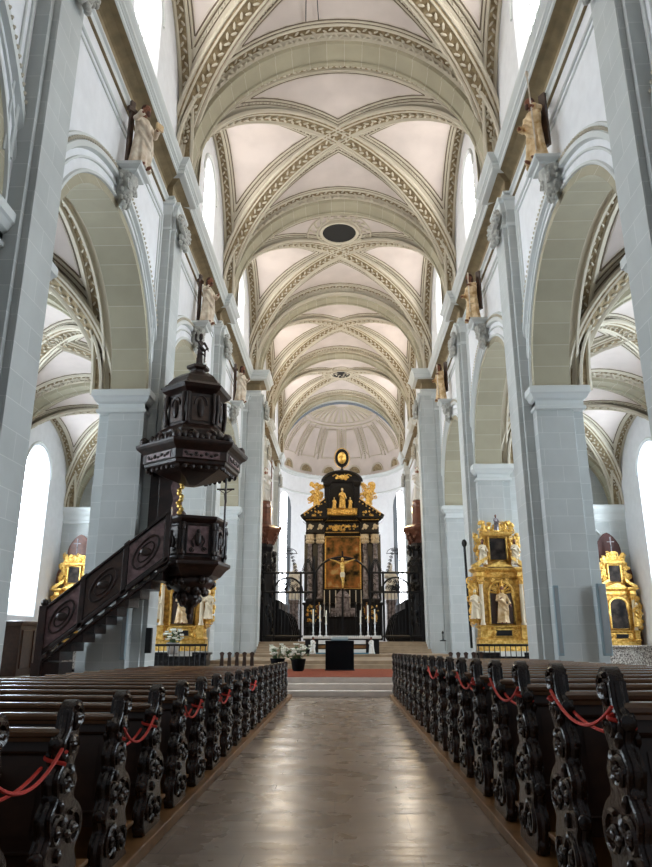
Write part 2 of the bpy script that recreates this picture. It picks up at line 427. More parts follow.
# ---------------------------------------------------------------- vaults
RIBP = [(-.46, -.05), (-.46, .05), (-.40, .08), (-.34, .03), (-.30, .07), (-.25, .10), (-.21, .05), (.21, .05), (.25, .10), (.30, .07), (.34, .03), (.40, .08), (.46, .05), (.46, -.05)]
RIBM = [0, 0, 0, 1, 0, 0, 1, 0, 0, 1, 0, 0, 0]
def vault(R, Rz, zs, H, ins=(.72, .55), detail=1.0, leaf=.085):
    """groin vault centred at the origin; transverse half-span R (x), half-length H (y)"""
    web = MB(); ribs = MB(); orn = MB(); mol = MB()
    NT = 28
    for ax in (0, 1):
        A, B = (R, H) if ax == 0 else (H, R)
        def pt(th, w, sg):
            a = A * sin(th); z = zs + Rz * cos(th)
            return (a, sg * w, z) if ax == 0 else (sg * w, a, z)
        for sg in (-1, 1):
            th = [-PI / 2 + PI * i / NT for i in range(NT + 1)]
            rows = [[], [], [], []]
            for t in th:
                g = B * abs(sin(t)); sl = B * abs(cos(t)) / A
                i0 = g + ins[0] * math.sqrt(1 + sl * sl); i1 = B - ins[1]
                if i0 > i1: i0 = i1 = max(g, min((g + B) / 2, i1 if i1 > g else g))
                for r, w in zip(rows, (g, i0, i1, B)): r.append(pt(t, w, sg))
            for j, mi in ((0, 0), (1, 1), (2, 0)): web.quadgrid([rows[j], rows[j + 1]], mi)
            for (e0, e1, rad, mi) in ((ins[0], ins[1], .045, 0), (ins[0] - .06, ins[1] - .06, .03, 1), (ins[0] + .07, ins[1] + .07, .028, 1), (ins[0] - .20, ins[1] - .20, .022, 1), (ins[0] + .13, ins[1] + .13, .012, 0)):
                g_ = []
                for i in range(60):
                    t = .0 + (PI / 2) * i / 60
                    w = B * sin(t) + e0 * math.sqrt(1 + (B * cos(t) / A) ** 2)
                    if w > B - e1: break
                    g_.append((t, w))
                if len(g_) < 3: continue
                te = g_[-1][0]
                loop = [(t, w) for t, w in g_] + [(te * (1 - 2 * i / 20), B - e1) for i in range(21)] + [(-t, w) for t, w in reversed(g_)][:-1]
                mol.tube([pt(t, w, sg) for t, w in loop], rad, 5, True, mi)
                if rad == .03 and detail:
                    LP = []
                    for t, w in [(t_, w_ - .07) for t_, w_ in loop[:len(g_)]] + [(t_, w_) for t_, w_ in [(te * (1 - 2 * i / 20), B - e1 + .07) for i in range(21)]] + [(-t_, w_ - .07) for t_, w_ in reversed(g_)]: LP.append(Vector(pt(t, w, sg)))
                    ctr_ = Vector((0, 0, zs))
                    leafchain(orn, LP, [(ctr_ - p).normalized() for p in LP], .17, .0, .05, 0, .02)
    for sx in (-1, 1):
        for sy in (-1, 1):
            P, Nn = [], []
            for i in range(25):
                t = PI / 2 * (1 - i / 24) * .985
                P.append(Vector((sx * R * sin(t), sy * H * sin(t), zs + Rz * cos(t))))
                Nn.append(Vector((-sx * sin(t) - sx * .01, -sy * sin(t) - sy * .01, -2 * cos(t) - .02)))
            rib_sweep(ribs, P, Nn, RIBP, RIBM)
            if detail: leafchain(orn, P[2:], Nn[2:], .19 / detail, .07, leaf, 0, .09)
    # arcs along the four edges
    for ax in (0, 1):
        A, B = (R, H) if ax == 0 else (H, R)
        for sg in (-1, 1):
            P, Nn = [], []
            for i in range(41):
                t = -PI / 2 + PI * i / 40; w = B - .24
                P.append(Vector((A * sin(t), sg * w, zs + Rz * cos(t))) if ax == 0 else Vector((sg * w, A * sin(t), zs + Rz * cos(t))))
                Nn.append(Vector((-sin(t), 0, -cos(t))) if ax == 0 else Vector((0, -sin(t), -cos(t))))
            rib_sweep(ribs, P, Nn, [(-.24, -.02), (-.24, .06), (-.17, .09), (-.12, .03), (.12, .03), (.17, .09), (.24, .06), (.24, -.02)], [0, 0, 0, 1, 0, 0, 0])
            if detail: leafchain(orn, P[3:-3], Nn[3:-3], .2 / detail, .045, leaf * .8, 0, .06)
    return web, ribs, orn, mol
def place_vault(parts, loc, label, first):
    if first is None:
        web, ribs, orn, mol = parts
        o = struct(web.build('ceiling', [STU, PAN], smooth=60, loc=loc), label, 'vault')
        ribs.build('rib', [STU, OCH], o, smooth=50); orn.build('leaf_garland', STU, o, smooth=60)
        mol.build('panel_moulding', [STU, DKL], o, smooth=60)
        return o
    return dup(first, loc, label)
ZS = 16.5; NR = 5.26
nv = vault(NR, NR, ZS, 4.0)
v0 = None
for k in range(0, 6):
    lab = 'ribbed stucco nave vault with leaf garlands, ' + ['over the viewer', 'nearest the top edge', 'second bay, brightest between the first two arches', 'third bay, with the round opening', 'first bay of the choir', 'deepest bay before the apse'][k]
    o = place_vault(nv, (0, PY(k) + 4.54, 0), lab, v0)
    v0 = v0 or o
def span_arch(R, zc, hw, xc=0, Rw=None, orn=True):
    """transverse arch centred on (xc, 0, zc)"""
    Rw = Rw or R + .36
    a = MB(); pr = [(-hw - .12, Rw), (-hw - .12, R + .18), (-hw, R + .15), (-hw, R), (-hw + .13, R), (-hw + .15, R + .06), (hw - .15, R + .06), (hw - .13, R), (hw, R), (hw, R + .15), (hw + .12, R + .18), (hw + .12, Rw)]
    n = 56
    for j in range(len(pr) - 1):
        rows, uv = [], []
        for y, r in (pr[j], pr[j + 1]):
            rows.append([(xc + r * cos(PI * i / n), y, zc + r * sin(PI * i / n)) for i in range(n + 1)])
            uv.append([(y + r * .3 + 1.0, R * PI * i / n) for i in range(n + 1)])
        a.quadgrid(rows, 0 if 2 <= j <= 8 else 1, uv)
    g = MB()
    if orn:
        for sg in (-1, 1):
            P = [Vector((xc + (R + .2) * cos(PI * i / 50), sg * (hw + .16), zc + (R + .2) * sin(PI * i / 50))) for i in range(2, 49)]
            Nn = [Vector((-cos(PI * i / 50), sg * .5, -sin(PI * i / 50))) for i in range(2, 49)]
            leafchain(g, P, Nn, .2, .03, .075, 0, .03)
    return a, g
ta, tg = span_arch(4.9, ZS, .49)
first = None
for k in range(0, 7):
    lab = 'wide olive stone arch across the nave, ' + ['over the viewer', 'out of view overhead', 'nearest in view', 'second, in front of the round opening', 'third, at the entrance of the choir', 'fourth, inside the choir', 'last, framing the apse'][k]
    if first is None:
        first = struct(ta.build('beam', [VOU, STU], smooth=35, loc=(0, PY(k), 0)), lab, 'arch')
        tg.build('leaf_garland', STU, first, smooth=60)
    else: dup(first, (0, PY(k), 0), lab)
ta, _ = span_arch(4.62, ZS, .42, Rw=4.95, orn=False)
struct(ta.build('beam', [VOU, STU], smooth=35, loc=(0, PY(4) - .05, 0)), 'inner order of the choir entrance arch', 'arch')

# clerestory walls with windows
def arched(hw, z0, zs, n=20): return [(hw * cos(PI * i / n), zs + hw * sin(PI * i / n)) for i in range(n + 1)] + [(-hw, z0), (hw, z0)]
def window_wall(s, xw, yc, outer, op, glass, depth, label_w, label_win, num, muntin=(4, 9), mats=None, lit=True):
    m = MB(); ctr = (0, (op[1] + op[2]) / 2)
    O = arched(*op); G = arched(*glass)
    m.plate(outer, O, ctr, lambda y, z: (s * xw, y, z), 0)
    m.quadgrid([[(s * xw, y, z) for y, z in O], [(s * (xw + depth), y, z) for y, z in G]], 0, None, True)
    o = struct(m.build('wall_' + SIDE[s], mats or PLW, loc=(0, yc, 0)), label_w, 'wall')
    fr = MB()
    fr.tube([(s * (xw - .0), y, z) for y, z in arched(op[0] + .14, op[1], op[2])[:-2]], .07, 6)
    fr.build('window_surround', CORN, o, smooth=50)
    if '_bay0' in label_win or not lit: g = MB(); g.add([(s * (xw + depth), y, z) for y, z in G], [tuple(range(len(G)))]); g.build('light_block_panel', mats or PLW, o); return o  # panel added in the unseen window opening to hold back its light
    g = MB(); g.add([(s * (xw + depth), y, z) for y, z in G], [tuple(range(len(G)))])
    w = struct(g.build('window_%d' % num, GLU if xw < 10 else GLS, loc=(0, yc, 0)), label_win, 'window')
    l = MB(); hw, z0, zs = glass
    for i in range(1, muntin[0]):
        y = -hw + 2 * hw * i / muntin[0]; l.tube([(s * (xw + depth - .04), y, z0), (s * (xw + depth - .04), y, zs + math.sqrt(max(0, hw * hw - y * y)))], .03, 4)
    for i in range(1, muntin[1]):
        z = z0 + (zs - z0) * i / (muntin[1] - 1); l.tube([(s * (xw + depth - .04), -hw, z), (s * (xw + depth - .04), hw, z)], .015, 4)
    l.build('window_bars', LEAD, w)
    return o
num = 1
for k in range(0, 6):
    for s in (-1, 1):
        outer = [(4.54, 22.3), (-4.54, 22.3), (-4.54, 16.33), (4.54, 16.33)]
        pos = SIDE[s] + ' side, ' + ORD[k] + ' bay'
        window_wall(s, 5.27, PY(k) + 4.54, outer, (1.15, 17.0, 19.3), (.8, 17.3, 19.3), .3, 'white upper wall above the cornice, ' + pos, 'bright arched upper window above the cornice, ' + pos, num)
        num += 1

# aisles
AX = 11.0; AR = 4.1; AZ = 8.45
av = vault(AR, AR, AZ, 4.0, detail=1.0, leaf=.07, ins=(.6, .5))
a0 = None
for k in range(0, 4):
    for s in (-1, 1):
        o = place_vault(av, (s * AX, PY(k) + 4.54, 0), '%s aisle vault with ornamented ribs, %s bay' % (SIDE[s], ORD[k]), a0)
        a0 = a0 or o
ta, tg = span_arch(3.8, AZ, .42, Rw=4.12)
af = None
for k in range(0, 5):
    for s in (-1, 1):
        lab = 'olive stone arch across the %s aisle, %s from the viewer' % (SIDE[s], ORD[k])
        if af is None:
            af = struct(ta.build('beam', [VOU, STU], smooth=35, loc=(s * AX, PY(k), 0)), lab, 'arch'); tg.build('leaf_garland', STU, af, smooth=60)
        else: dup(af, (s * AX, PY(k), 0), lab)
for k in range(0, 4):
    for s in (-1, 1):
        outer = [(4.1 * cos(PI * i / 28), AZ + 4.15 * sin(PI * i / 28)) for i in range(29)] + [(-4.54, AZ), (-4.54, 0), (4.54, 0), (4.54, AZ)]
        pos = '%s aisle, %s bay' % (SIDE[s], ORD[k])
        window_wall(s, 15.1, PY(k) + 4.54, outer, (1.4, 2.6, 9.5), (1.0, 3.3, 9.5), .75, 'white outer wall of the ' + pos, 'tall white arched window of the ' + pos, num, (3, 8), lit=k > 0)
        num += 1
for k in range(1, 5):
    for s in (-1, 1):
        m = MB(); m.box(s * (14.4 if k < 4 else 12.0), s * 15.2, -.85, .85, 0, 7.6)
        if k == 4: m.box(s * 7.0, s * 15.2, .7, .9, 0, 13.2)
        o = struct(m.build('pillar', ASH, loc=(0, PY(k), 0), bevel=.012), 'wall pier on the outer wall of the %s aisle, %s from the viewer' % (SIDE[s], ORD[k - 1]), 'pillar')
        b = MB(); b.stack(s * (14.4 if k < 4 else 12.0), s * 15.2, -.85, .85, [(0, 7.55), (.06, 7.6), (.06, 7.7), (.02, 7.74), (.02, 7.95), (.12, 8.1), (.16, 8.2), (.16, 8.42), (.1, 8.46)])
        if k == 4: b.tube([(s * 12.9 + .9 * cos(a), -.9, 6.4 + .9 * sin(a)) for a in [PI * i / 16 for i in range(17)]], .06, 6)
        b.build('impost', CORN, o)

# oculi
def oculus(y, r, lab):
    top = ZS + NR; sf = lambda x: ZS + math.sqrt(NR * NR - x * x)
    m = MB(); m.lathe((0, y, top), [(r, .1), (r, -.13), (r * 1.06, -.17), (r * 1.16, -.17), (r * 1.2, -.12), (r * 1.2, .1)], 32, cap=False)
    for q, w in ((1.34, .05), (1.9, .04)): m.tube([(q * r * cos(t), y + q * r * sin(t), sf(q * r * cos(t)) - .02) for t in [2 * PI * i / 32 for i in range(32)]], w, 6, True)
    for i in range(40):
        t = 2 * PI * i / 40; q = 1.62 + .12 * (-1) ** i
        m.ball((q * r * cos(t), y + q * r * sin(t), sf(q * r * cos(t)) - .04), (.15, .07, .06), 6, 4, 0, Matrix.Rotation(t + .6, 3, 'Z'))
    o = tag(m.build('oculus', STU, smooth=50), lab, 'ceiling opening')
    h = MB(); h.lathe((0, y, top), [(r * 1.01, -.11), (r * 1.01, -.1)], 32); h.build('opening', HOLE, o)
oculus(31.35, .86, 'dark round opening with a stucco wreath in the nave vault')
oculus(51.2, .72, 'small far round opening in the choir vault')

# apse
AC = 57.2; RA = 5.25
w = MB()
def wedge(a0, a1, z0, z1, r=RA, n=None, mb=w, mi=0):
    n = n or max(2, int((a1 - a0) / .08))
    A = [a0 + (a1 - a0) * i / n for i in range(n + 1)]
    mb.quadgrid([[(r * cos(a), AC + r * sin(a), z) for a in A] for z in (z0, z1)], mi)
WA = (math.radians(7), math.radians(32))
for a0_, a1_, z0_, z1_ in ((0, WA[0], 0, 16.1), (WA[1], PI - WA[1], 0, 16.1), (PI - WA[0], PI, 0, 16.1), (WA[0], WA[1], 0, 3.0), (PI - WA[1], PI - WA[0], 0, 3.0)): wedge(a0_, a1_, z0_, z1_)
for sg in (0, 1):   # arched heads
    am = (WA[0] + WA[1]) / 2; hw = (WA[1] - WA[0]) / 2 * RA
    up, lo = [], []
    for i in range(17):
        t = -1 + 2 * i / 16; a = am + t * (WA[1] - WA[0]) / 2
        if sg: a = PI - a
        lo.append((RA * cos(a), AC + RA * sin(a), 12.7 + hw * math.sqrt(max(0, 1 - t * t)))); up.append((RA * cos(a), AC + RA * sin(a), 16.1))
    w.quadgrid([lo, up], 0)
o = struct(w.build('wall_back', PLW, smooth=40), 'curved white wall of the apse behind the high altar', 'wall')
for sg in (0, 1):
    g = MB(); am = (WA[0] + WA[1]) / 2; 
    A = [WA[0] + (WA[1] - WA[0]) * i / 8 for i in range(9)]
    if sg: A = [PI - a for a in A]
    g.quadgrid([[((RA + .45) * cos(a), AC + (RA + .45) * sin(a), z) for a in A] for z in (2.9, 15)], 0)
    wo = struct(g.build('window_%d' % num, GLA), 'tall bright apse window %s of the high altar' % ('left' if sg else 'right'), 'window'); num += 1
    l = MB()
    for j in range(1, 4):
        a = WA[0] + (WA[1] - WA[0]) * j / 4; a = PI - a if sg else a
        l.tube([((RA + .4) * cos(a), AC + (RA + .4) * sin(a), 3), ((RA + .4) * cos(a), AC + (RA + .4) * sin(a), 14.4)], .02, 4)
    for j in range(10):
        z = 3.6 + j * 1.1; l.tube([((RA + .4) * cos(a), AC + (RA + .4) * sin(a), z) for a in A], .02, 4)
    l.build('window_bars', LEAD, wo)
ZC0 = 16.2
m = MB()
for lv in (14.15, 15.75):
    pr = [(0, -.12), (.1, -.08), (.1, 0), (.22, .06), (.28, .2), (0, .26)] if lv > 15 else [(0, -.06), (.07, 0), (.07, .08), (0, .12)]
    for j in range(len(pr) - 1):
        m.quadgrid([[((RA - d) * cos(PI * i / 40), AC + (RA - d) * sin(PI * i / 40), lv + z) for i in range(41)] for d, z in (pr[j], pr[j + 1])], 0)
m.build('apse_cornice', CORN, o, smooth=40)
fl = MB()
fl.quadgrid([[(r_ * cos(PI * i / 40), y_, ZC0 + r_ * sin(PI * i / 40)) for i in range(41)] for r_, y_ in ((5.5, 56.0), (5.3, 57.3))], 0)
for sg in (-1, 1):
    fl.box(sg * 5.2, sg * 5.9, 56.0, 57.3, 0, 17)
fl.build('arch_jamb', CORN, o, smooth=40)
d = MB(); ZC = 16.0; RC = RA
def dome(a, e, r=RC): return (r * cos(e) * cos(a), AC + r * cos(e) * sin(a), ZC + r * sin(e))
d.quadgrid([[dome(PI * i / 40, PI / 2 * j / 16) for i in range(41)] for j in range(17)], 0)
co = struct(d.build('ceiling', PAN, smooth=60), 'half dome of the apse with stucco ribs and a fluted shell', 'vault')
m = MB()
for j in range(7):
    a = PI * (j + .5) / 7
    for da in (-.075, .075):
        m.tube([dome(a + da / max(.35, cos(e)), e, RC - .03) for e in [.30 + .62 * i / 12 for i in range(13)]], .045, 6)
    for i in range(16):
        m.ball(dome(a, .3 + .6 * i / 16, RC - .06), .08, 6, 4, 0)
for j in range(6):
    a = PI * (j + 1) / 7
    lo_ = [dome(a - .13, .32, RC - .03), dome(a - .2 , .42, RC - .03), dome(a - .16, .85, RC - .03), dome(a + .16, .85, RC - .03), dome(a + .2, .42, RC - .03), dome(a + .13, .32, RC - .03)]
    m.tube(lo_, .04, 6, True)
    m.tube([dome(a + .12 * cos(t), .05 + .14 * sin(t), RC - .05) for t in [PI * i / 10 for i in range(11)]], .05, 6)
    m.quadgrid([[dome(a + .10 * cos(t), .05 + .12 * sin(t), RC - .04) for t in [PI * i / 10 for i in range(11)]], [dome(a, .05, RC - .12)] * 11], 1)
for e, r_ in ((.93, .07), (1.0, .045)): m.tube([dome(PI * i / 40, e, RC - .05) for i in range(41)], r_, 6)
for j in range(15):
    a = PI * (j + .5) / 15; m.tube([dome(a, e, RC - .02) for e in (1.03, 1.15, 1.3, 1.45)], [.13, .11, .07, .03], 6)
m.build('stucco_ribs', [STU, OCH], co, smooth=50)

n3 = N_.new('ShaderNodeTexNoise'); n3.inputs['Scale'].default_value = 1.0; n3.inputs['Detail'].default_value = 3
mp_ = N_.new('ShaderNodeMapping'); mp_.inputs['Scale'].default_value = (.35, 1.6, 1); L_.new(tc_.outputs['Object'], mp_.inputs['Vector']); L_.new(mp_.outputs[0], n3.inputs['Vector'])
bp3 = N_.new('ShaderNodeBump'); bp3.inputs['Strength'].default_value = .6; bp3.inputs['Distance'].default_value = .05
L_.new(n3.outputs['Fac'], bp3.inputs['Height'])
old_ = [l for l in L_ if l.to_socket == N_['Principled BSDF'].inputs['Normal']][0].from_node
L_.new(bp3.outputs['Normal'], old_.inputs['Normal'])

# ================================================================== furnishings
def smooth_poly(P, n=4, closed=True):
    out = []; m = len(P)
    for i in range(m if closed else m - 1):
        if closed: p0, p1, p2, p3 = P[i - 1], P[i], P[(i + 1) % m], P[(i + 2) % m]
        else: p0, p1, p2, p3 = P[max(i - 1, 0)], P[i], P[i + 1], P[min(i + 2, m - 1)]
        for k in range(n):
            t = k / n
            out.append(tuple(.5 * (2 * b + (c - a) * t + (2 * a - 5 * b + 4 * c - d) * t * t + (-a + 3 * b - 3 * c + d) * t ** 3) for a, b, c, d in zip(p0, p1, p2, p3)))
    if not closed: out.append(P[-1])
    return out
def spiral(mb, fn, c, r, turns=1.4, rad=.013, a0=0, d=1, mi=0, n=18):
    P = []
    for i in range(n + 1):
        t = i / n; q = r * (1 - .8 * t); a = a0 + d * t * turns * 2 * PI
        P.append(fn(c[0] + q * cos(a), c[1] + q * sin(a)))
    mb.tube(P, [rad * (1 - .3 * i / n) for i in range(n + 1)], 5, False, mi); mb.ball(P[-1], rad * 1.7, 6, 4, mi)

# ---- pews
REAR = [(.06, .08), (.0, .16), (-.03, .30), (.035, .40), (.0, .50), (.055, .60), (.03, .70), (.10, .79), (.075, .90), (.145, .99), (.12, 1.09), (.18, 1.16), (.20, 1.27)]
TOPF = [(.27, 1.335), (.36, 1.31), (.395, 1.22), (.34, 1.15)]
FRNT = [(.37, 1.04), (.31, .95), (.38, .86), (.35, .76), (.44, .70), (.52, .61), (.51, .51), (.44, .44), (.49, .33), (.43, .22), (.51, .14), (.50, .08)]
def bench_end(s, x):
    m = MB(); pl = smooth_poly(REAR + TOPF + FRNT, 3)
    m.prism(pl, lambda y, z, d: (x + d, y, z), -.035, .035)
    for sd in (-1, 1):
        fn = lambda y, z: (x + sd * .042, y, z)
        for c, r, a, d in (((.15, .28), .13, 0, 1), ((.36, .57), .11, 2, -1), ((.14, .60), .085, 1, 1), ((.2, .86), .085, 3, -1), ((.25, 1.06), .07, 0, 1), ((.29, 1.23), .07, 2, -1), ((.36, .25), .09, 1, -1)):
            spiral(m, fn, c, r, 1.3, .016, a, d)
            m.ball(fn(c[0], c[1]), (.02, .03, .03), 6, 4)
        for i in range(12):
            z = .2 + i * .09; y = .22 + .07 * sin(i * 1.9)
            m.ball(fn(y, z), (.022, .028, .045), 6, 4, 0, Matrix.Rotation(i * 1.1, 3, 'X'))
    rp = smooth_poly([(x, y, z) for y, z in REAR], 3, False)
    m.tube(rp, .022, 6); 
    for off in (-.034, .034): m.tube([(p[0] + off, p[1] + .012, p[2]) for p in rp], .012, 5)
    for i, (y, z) in enumerate(REAR[1:]):
        if i % 3 == 0: m.ball((x, y + .0, z), (.042, .03, .045), 7, 5)
    m.tube(smooth_poly([(x, y, z) for y, z in FRNT], 2, False), .02, 5)
    m.ball((x, .30, 1.29), (.045, .08, .045), 8, 6); m.ball((x, .22, 1.225), (.045, .03, .06), 7, 5)
    return m
def make_pew(s, label):
    r = empty('church_pew', (0, 0, 0), label, 'pew', 'carved pews of the %s block' % SIDE[s])
    x0, x1 = s * 1.42, s * 4.95
    bench_end(s, x0).build('bench_end', WAL, r, smooth=45)
    e = MB(); e.prism(smooth_poly([(.08, .08), (.05, .5), (.12, .9), (.18, 1.12), (.28, 1.14), (.32, .9), (.4, .65), (.5, .5), (.48, .08)], 3), lambda y, z, d: (x1 + d, y, z), -.03, .03); e.build('bench_end', WAL, r)
    b = MB(); b.prism([(.115, .40), (.215, 1.13), (.245, 1.13), (.145, .40)], lambda y, z, d: (d, y, z), x0, x1)
    n = 6
    for i in range(n):
        a = x0 + (x1 - x0) * (i + .06) / n; c = x0 + (x1 - x0) * (i + .94) / n
        fy = lambda z: .115 + (z - .4) * .137 - .012
        fr = [(a, fy(.5), .5), (c, fy(.5), .5), (c, fy(1.03), 1.03), (a, fy(1.03), 1.03)]
        b.tube(fr, .017, 5, True, 0)
        b.add([(a + (c - a) * .12, fy(.58) + .004, .58), (a + (c - a) * .88, fy(.58) + .004, .58), (a + (c - a) * .88, fy(.96) + .004, .96), (a + (c - a) * .12, fy(.96) + .004, .96)], [(0, 1, 2, 3)], 1)
    b.build('backrest', [WALP, PULB], r)
    t = MB(); t.tube([(x0, .20, 1.145), (x1, .20, 1.145)], .035, 10, flat=1.5); t.box(x0, x1, .165, .245, 1.10, 1.13)
    t.build('top_rail', RAIL, r, smooth=40)
    t = MB(); t.box(x0 + s * .3, x1, -.02, .17, .915, .94); t.build('book_ledge', RAIL, r, bevel=.008)
    t = MB(); t.box(x0, x1, .2, .60, .46, .495); t.box(x0, x1, .24, .27, .1, .46); t.build('seat', OAK, r, bevel=.008)
    t = MB(); t.box(x0, x1, -.32, -.12, .24, .27)
    for i in range(4):
        xx = x0 + (x1 - x0) * (i + .5) / 4; t.box(xx - .03, xx + .03, -.3, -.14, .08, .24)
    t.build('kneeler', OAK, r, bevel=.006)
    return r
NROW = 18
for s in (-1, 1):
    pr = None; Y0 = 2.88 if s < 0 else 3.40
    for i in range(NROW if s < 0 else NROW):
        if s > 0 and i == 17: pass
        y = Y0 + .92 * i
        t = (y - 3.4) / 15.5
        sc = (.862 - .15 * t) if s < 0 else (1 - .135 * t)
        lab = 'dark walnut pew with carved scrolled end, %s from the viewer in the %s block' % (ORD[i], SIDE[s])
        if i == 0: pr = make_pew(s, lab); pr.location = (0, y, 0); pr.scale = (1, 1, sc)
        elif y < 19.3: dup(pr, (0, y, 0), lab, scale=(1, 1, sc))
# platforms under the pews
for s in (-1, 1):
    m = MB(); m.box(s * 1.315, s * 5.15, 1.6, 19.95, 0, .085)
    struct(m.build('floor_pew_platform', OAK, bevel=.01), 'wooden platform edge under the %s block of pews' % SIDE[s], 'platform')
# side blocks in the aisles
for s in (-1, 1):
    first = None
    for i in range(5 if s < 0 else 8):
        y = 11.9 + .92 * i
        r = None
        lab = 'plain dark bench of the %s aisle, %s from the viewer' % (SIDE[s], ORD[i])
        if first is None:
            r = empty('aisle_bench', (0, y, 0), lab, 'bench', 'plain benches in the %s aisle' % SIDE[s]); first = r
            x0, x1 = s * 8.2, s * 12.3
            b = MB(); b.box(x0, x1, .15, .19, .4, .92); b.build('backrest', WALP, r)
            b = MB(); b.tube([(x0, .17, .94), (x1, .17, .94)], .03, 8, flat=1.4); b.build('top_rail', RAIL, r, smooth=40)
            b = MB(); b.box(x0, x1, .19, .55, .42, .45); b.build('seat', OAK, r)
            for x in (x0, x1):
                b = MB(); b.prism(smooth_poly([(.1, 0), (.12, .5), (.1, .9), (.2, 1.0), (.26, .9), (.3, .6), (.56, .5), (.5, 0)], 3), lambda y_, z, d: (x + d, y_, z), -.03, .03); b.build('bench_end', WAL, r)
        else: dup(first, (0, y, 0), lab)
# ropes
def rope(s, ya, yb, za, zb, lab, x=1.42):
    o = MB()
    for dx, dz, sag, e in ((-.05, 0, .13, 0), (.05, -.09, .07, .05)):
        P = []
        for i in range(15):
            t = i / 14; P.append((s * (x + dx), ya + (yb - ya) * t, za + (zb - za) * t + dz - sag * 4 * t * (1 - t)))
        o.tube(P, .0095, 6)
    for y, z in ((ya, za), (yb, zb)):
        o.tube([(s * x + .055 * cos(a), y + .02 * sin(a) + .05 , z - .02 - .06 * (i / 12)) for i, a in enumerate([2 * PI * j / 12 for j in range(13)])], .011, 5)
    tag(o.build('cord', RED, smooth=60), lab, 'rope', 'red ropes between the pew ends')
for i, n in ((0, 'nearest'), (2, 'second'), (4, 'third'), (6, 'fourth'), (9, 'fifth')):
    y = 2.88 + .92 * i; rope(-1, y + .2, y + .92 + .08, .93 - .01 * i, .92 - .01 * i, n + ' red rope strung between two pew ends, left of the aisle')
for i, n in ((0, 'nearest'), (2, 'second'), (4, 'third'), (7, 'fourth')):
    y = 3.4 + .92 * i; rope(1, y + .12, y + .92 + .2, 1.16 - .012 * i, 1.17 - .012 * i, n + ' red rope strung between two pew ends, right of the aisle', 1.40)

# ---- figures
def robe_mb(H=1.8, arms=((.34, -.1, 1.15, .3, -.35, 1.2), (.3, -.1, 1.1, .12, -.25, 1.05)), wide=1.0, seed=1, legs=None):
    q = H / 1.8; rnd = random.Random(seed); ph = [rnd.uniform(0, 6) for _ in range(4)]
    m = MB()
    fold = lambda a, z: (.17 * sin(6 * a + ph[0] + z * 1.4) + .08 * sin(11 * a + ph[1] - z)) * max(0, 1 - z / (1.35 * q)) + .03 * sin(4 * a + z * 5)
    m.lathe((0, 0, 0), [(r * q * wide, z * q) for r, z in ((.30, .03), (.275, .15), (.25, .4), (.225, .7), (.205, .95), (.20, 1.15), (.225, 1.32), (.19, 1.42), (.11, 1.48), (.05, 1.52))], 40, sy=.72, fold=fold)
    sk = MB(); hands = []
    for sg, (ex, ey, ez, wx, wy, wz) in zip((-1, 1), arms):
        sh = (sg * .19 * q, 0, 1.40 * q); el = (sg * ex * q, ey * q, ez * q); wr = (sg * wx * q, wy * q, wz * q)
        m.tube([sh, tuple((a + b) / 2 for a, b in zip(sh, el)), el, tuple((a + b) / 2 for a, b in zip(el, wr)), wr], [.07 * q, .07 * q, .065 * q, .065 * q, .085 * q], 8)
        d = (Vector(wr) - Vector(el)).normalized(); h = Vector(wr) + d * .03 * q
        sk.tube([Vector(wr) - d * .08 * q, h], .035 * q, 6); sk.ball(tuple(h + d * .05 * q), (.04 * q, .035 * q, .045 * q), 7, 5)
        sd = d.orthogonal().normalized()
        for f in range(4):
            b = h + d * .07 * q + sd * (f - 1.5) * .02 * q
            sk.tube([b, b + d * (.045 + .01 * (f in (1, 2))) * q, b + d * .08 * q + Vector((0, 0, -.02 * q))], .011 * q, 5)
        sk.tube([h + sd * .03 * q, h + sd * .07 * q + d * .04 * q], .012 * q, 5)
        hands.append(h + d * .05 * q)
    # mantle swag
    m.tube([(-.2 * q, -.05, 1.38 * q), (-.08 * q, -.17 * q, 1.15 * q), (.12 * q, -.18 * q, .95 * q), (.23 * q, -.05, .85 * q)], .06 * q, 7)
    m.tube([(.22 * q, -.08, .95 * q), (.25 * q, -.1 * q, .6 * q), (.24 * q, -.05, .2 * q)], [.06 * q, .05 * q, .03 * q], 7)
    m.tube([(-.2 * q, -.1 * q, 1.0 * q), (0, -.2 * q, .72 * q), (.18 * q, -.14 * q, .62 * q)], .04 * q, 6)
    for sg in (-1, 1): sk.ball((sg * .1 * q, -.2 * q, .05 * q), (.05 * q, .12 * q, .045 * q), 7, 5)
    hd = 1.70 * q; q0 = q; q = q * 1.22
    sk.tube([(0, -.02, 1.46 * q0), (0, -.05 * q, 1.62 * q0)], .05 * q, 7); sk.ball((0, -.07 * q, hd), (.08 * q, .095 * q, .12 * q), 10, 8)
    sk.ball((0, -.165 * q, hd - .01 * q), (.016 * q, .025 * q, .03 * q), 6, 5)
    for sg in (-1, 1): sk.ball((sg * .08 * q, -.055 * q, hd - .01), (.015 * q, .025 * q, .03 * q), 5, 4); sk.ball((sg * .032 * q, -.155 * q, hd + .02 * q), (.014 * q, .01 * q, .009 * q), 5, 4)
    sk.ball((0, -.155 * q, hd - .055 * q), (.026 * q, .012 * q, .009 * q), 6, 4)
    hr = MB(); hr.ball((0, -.04 * q, hd + .035 * q), (.092 * q, .10 * q, .105 * q), 10, 8)
    hr.ball((0, .005 * q, hd - .06 * q), (.085 * q, .06 * q, .11 * q), 8, 6)
    hr.ball((0, -.14 * q, hd - .115 * q), (.05 * q, .035 * q, .075 * q), 8, 6)
    return m, sk, hr, hands
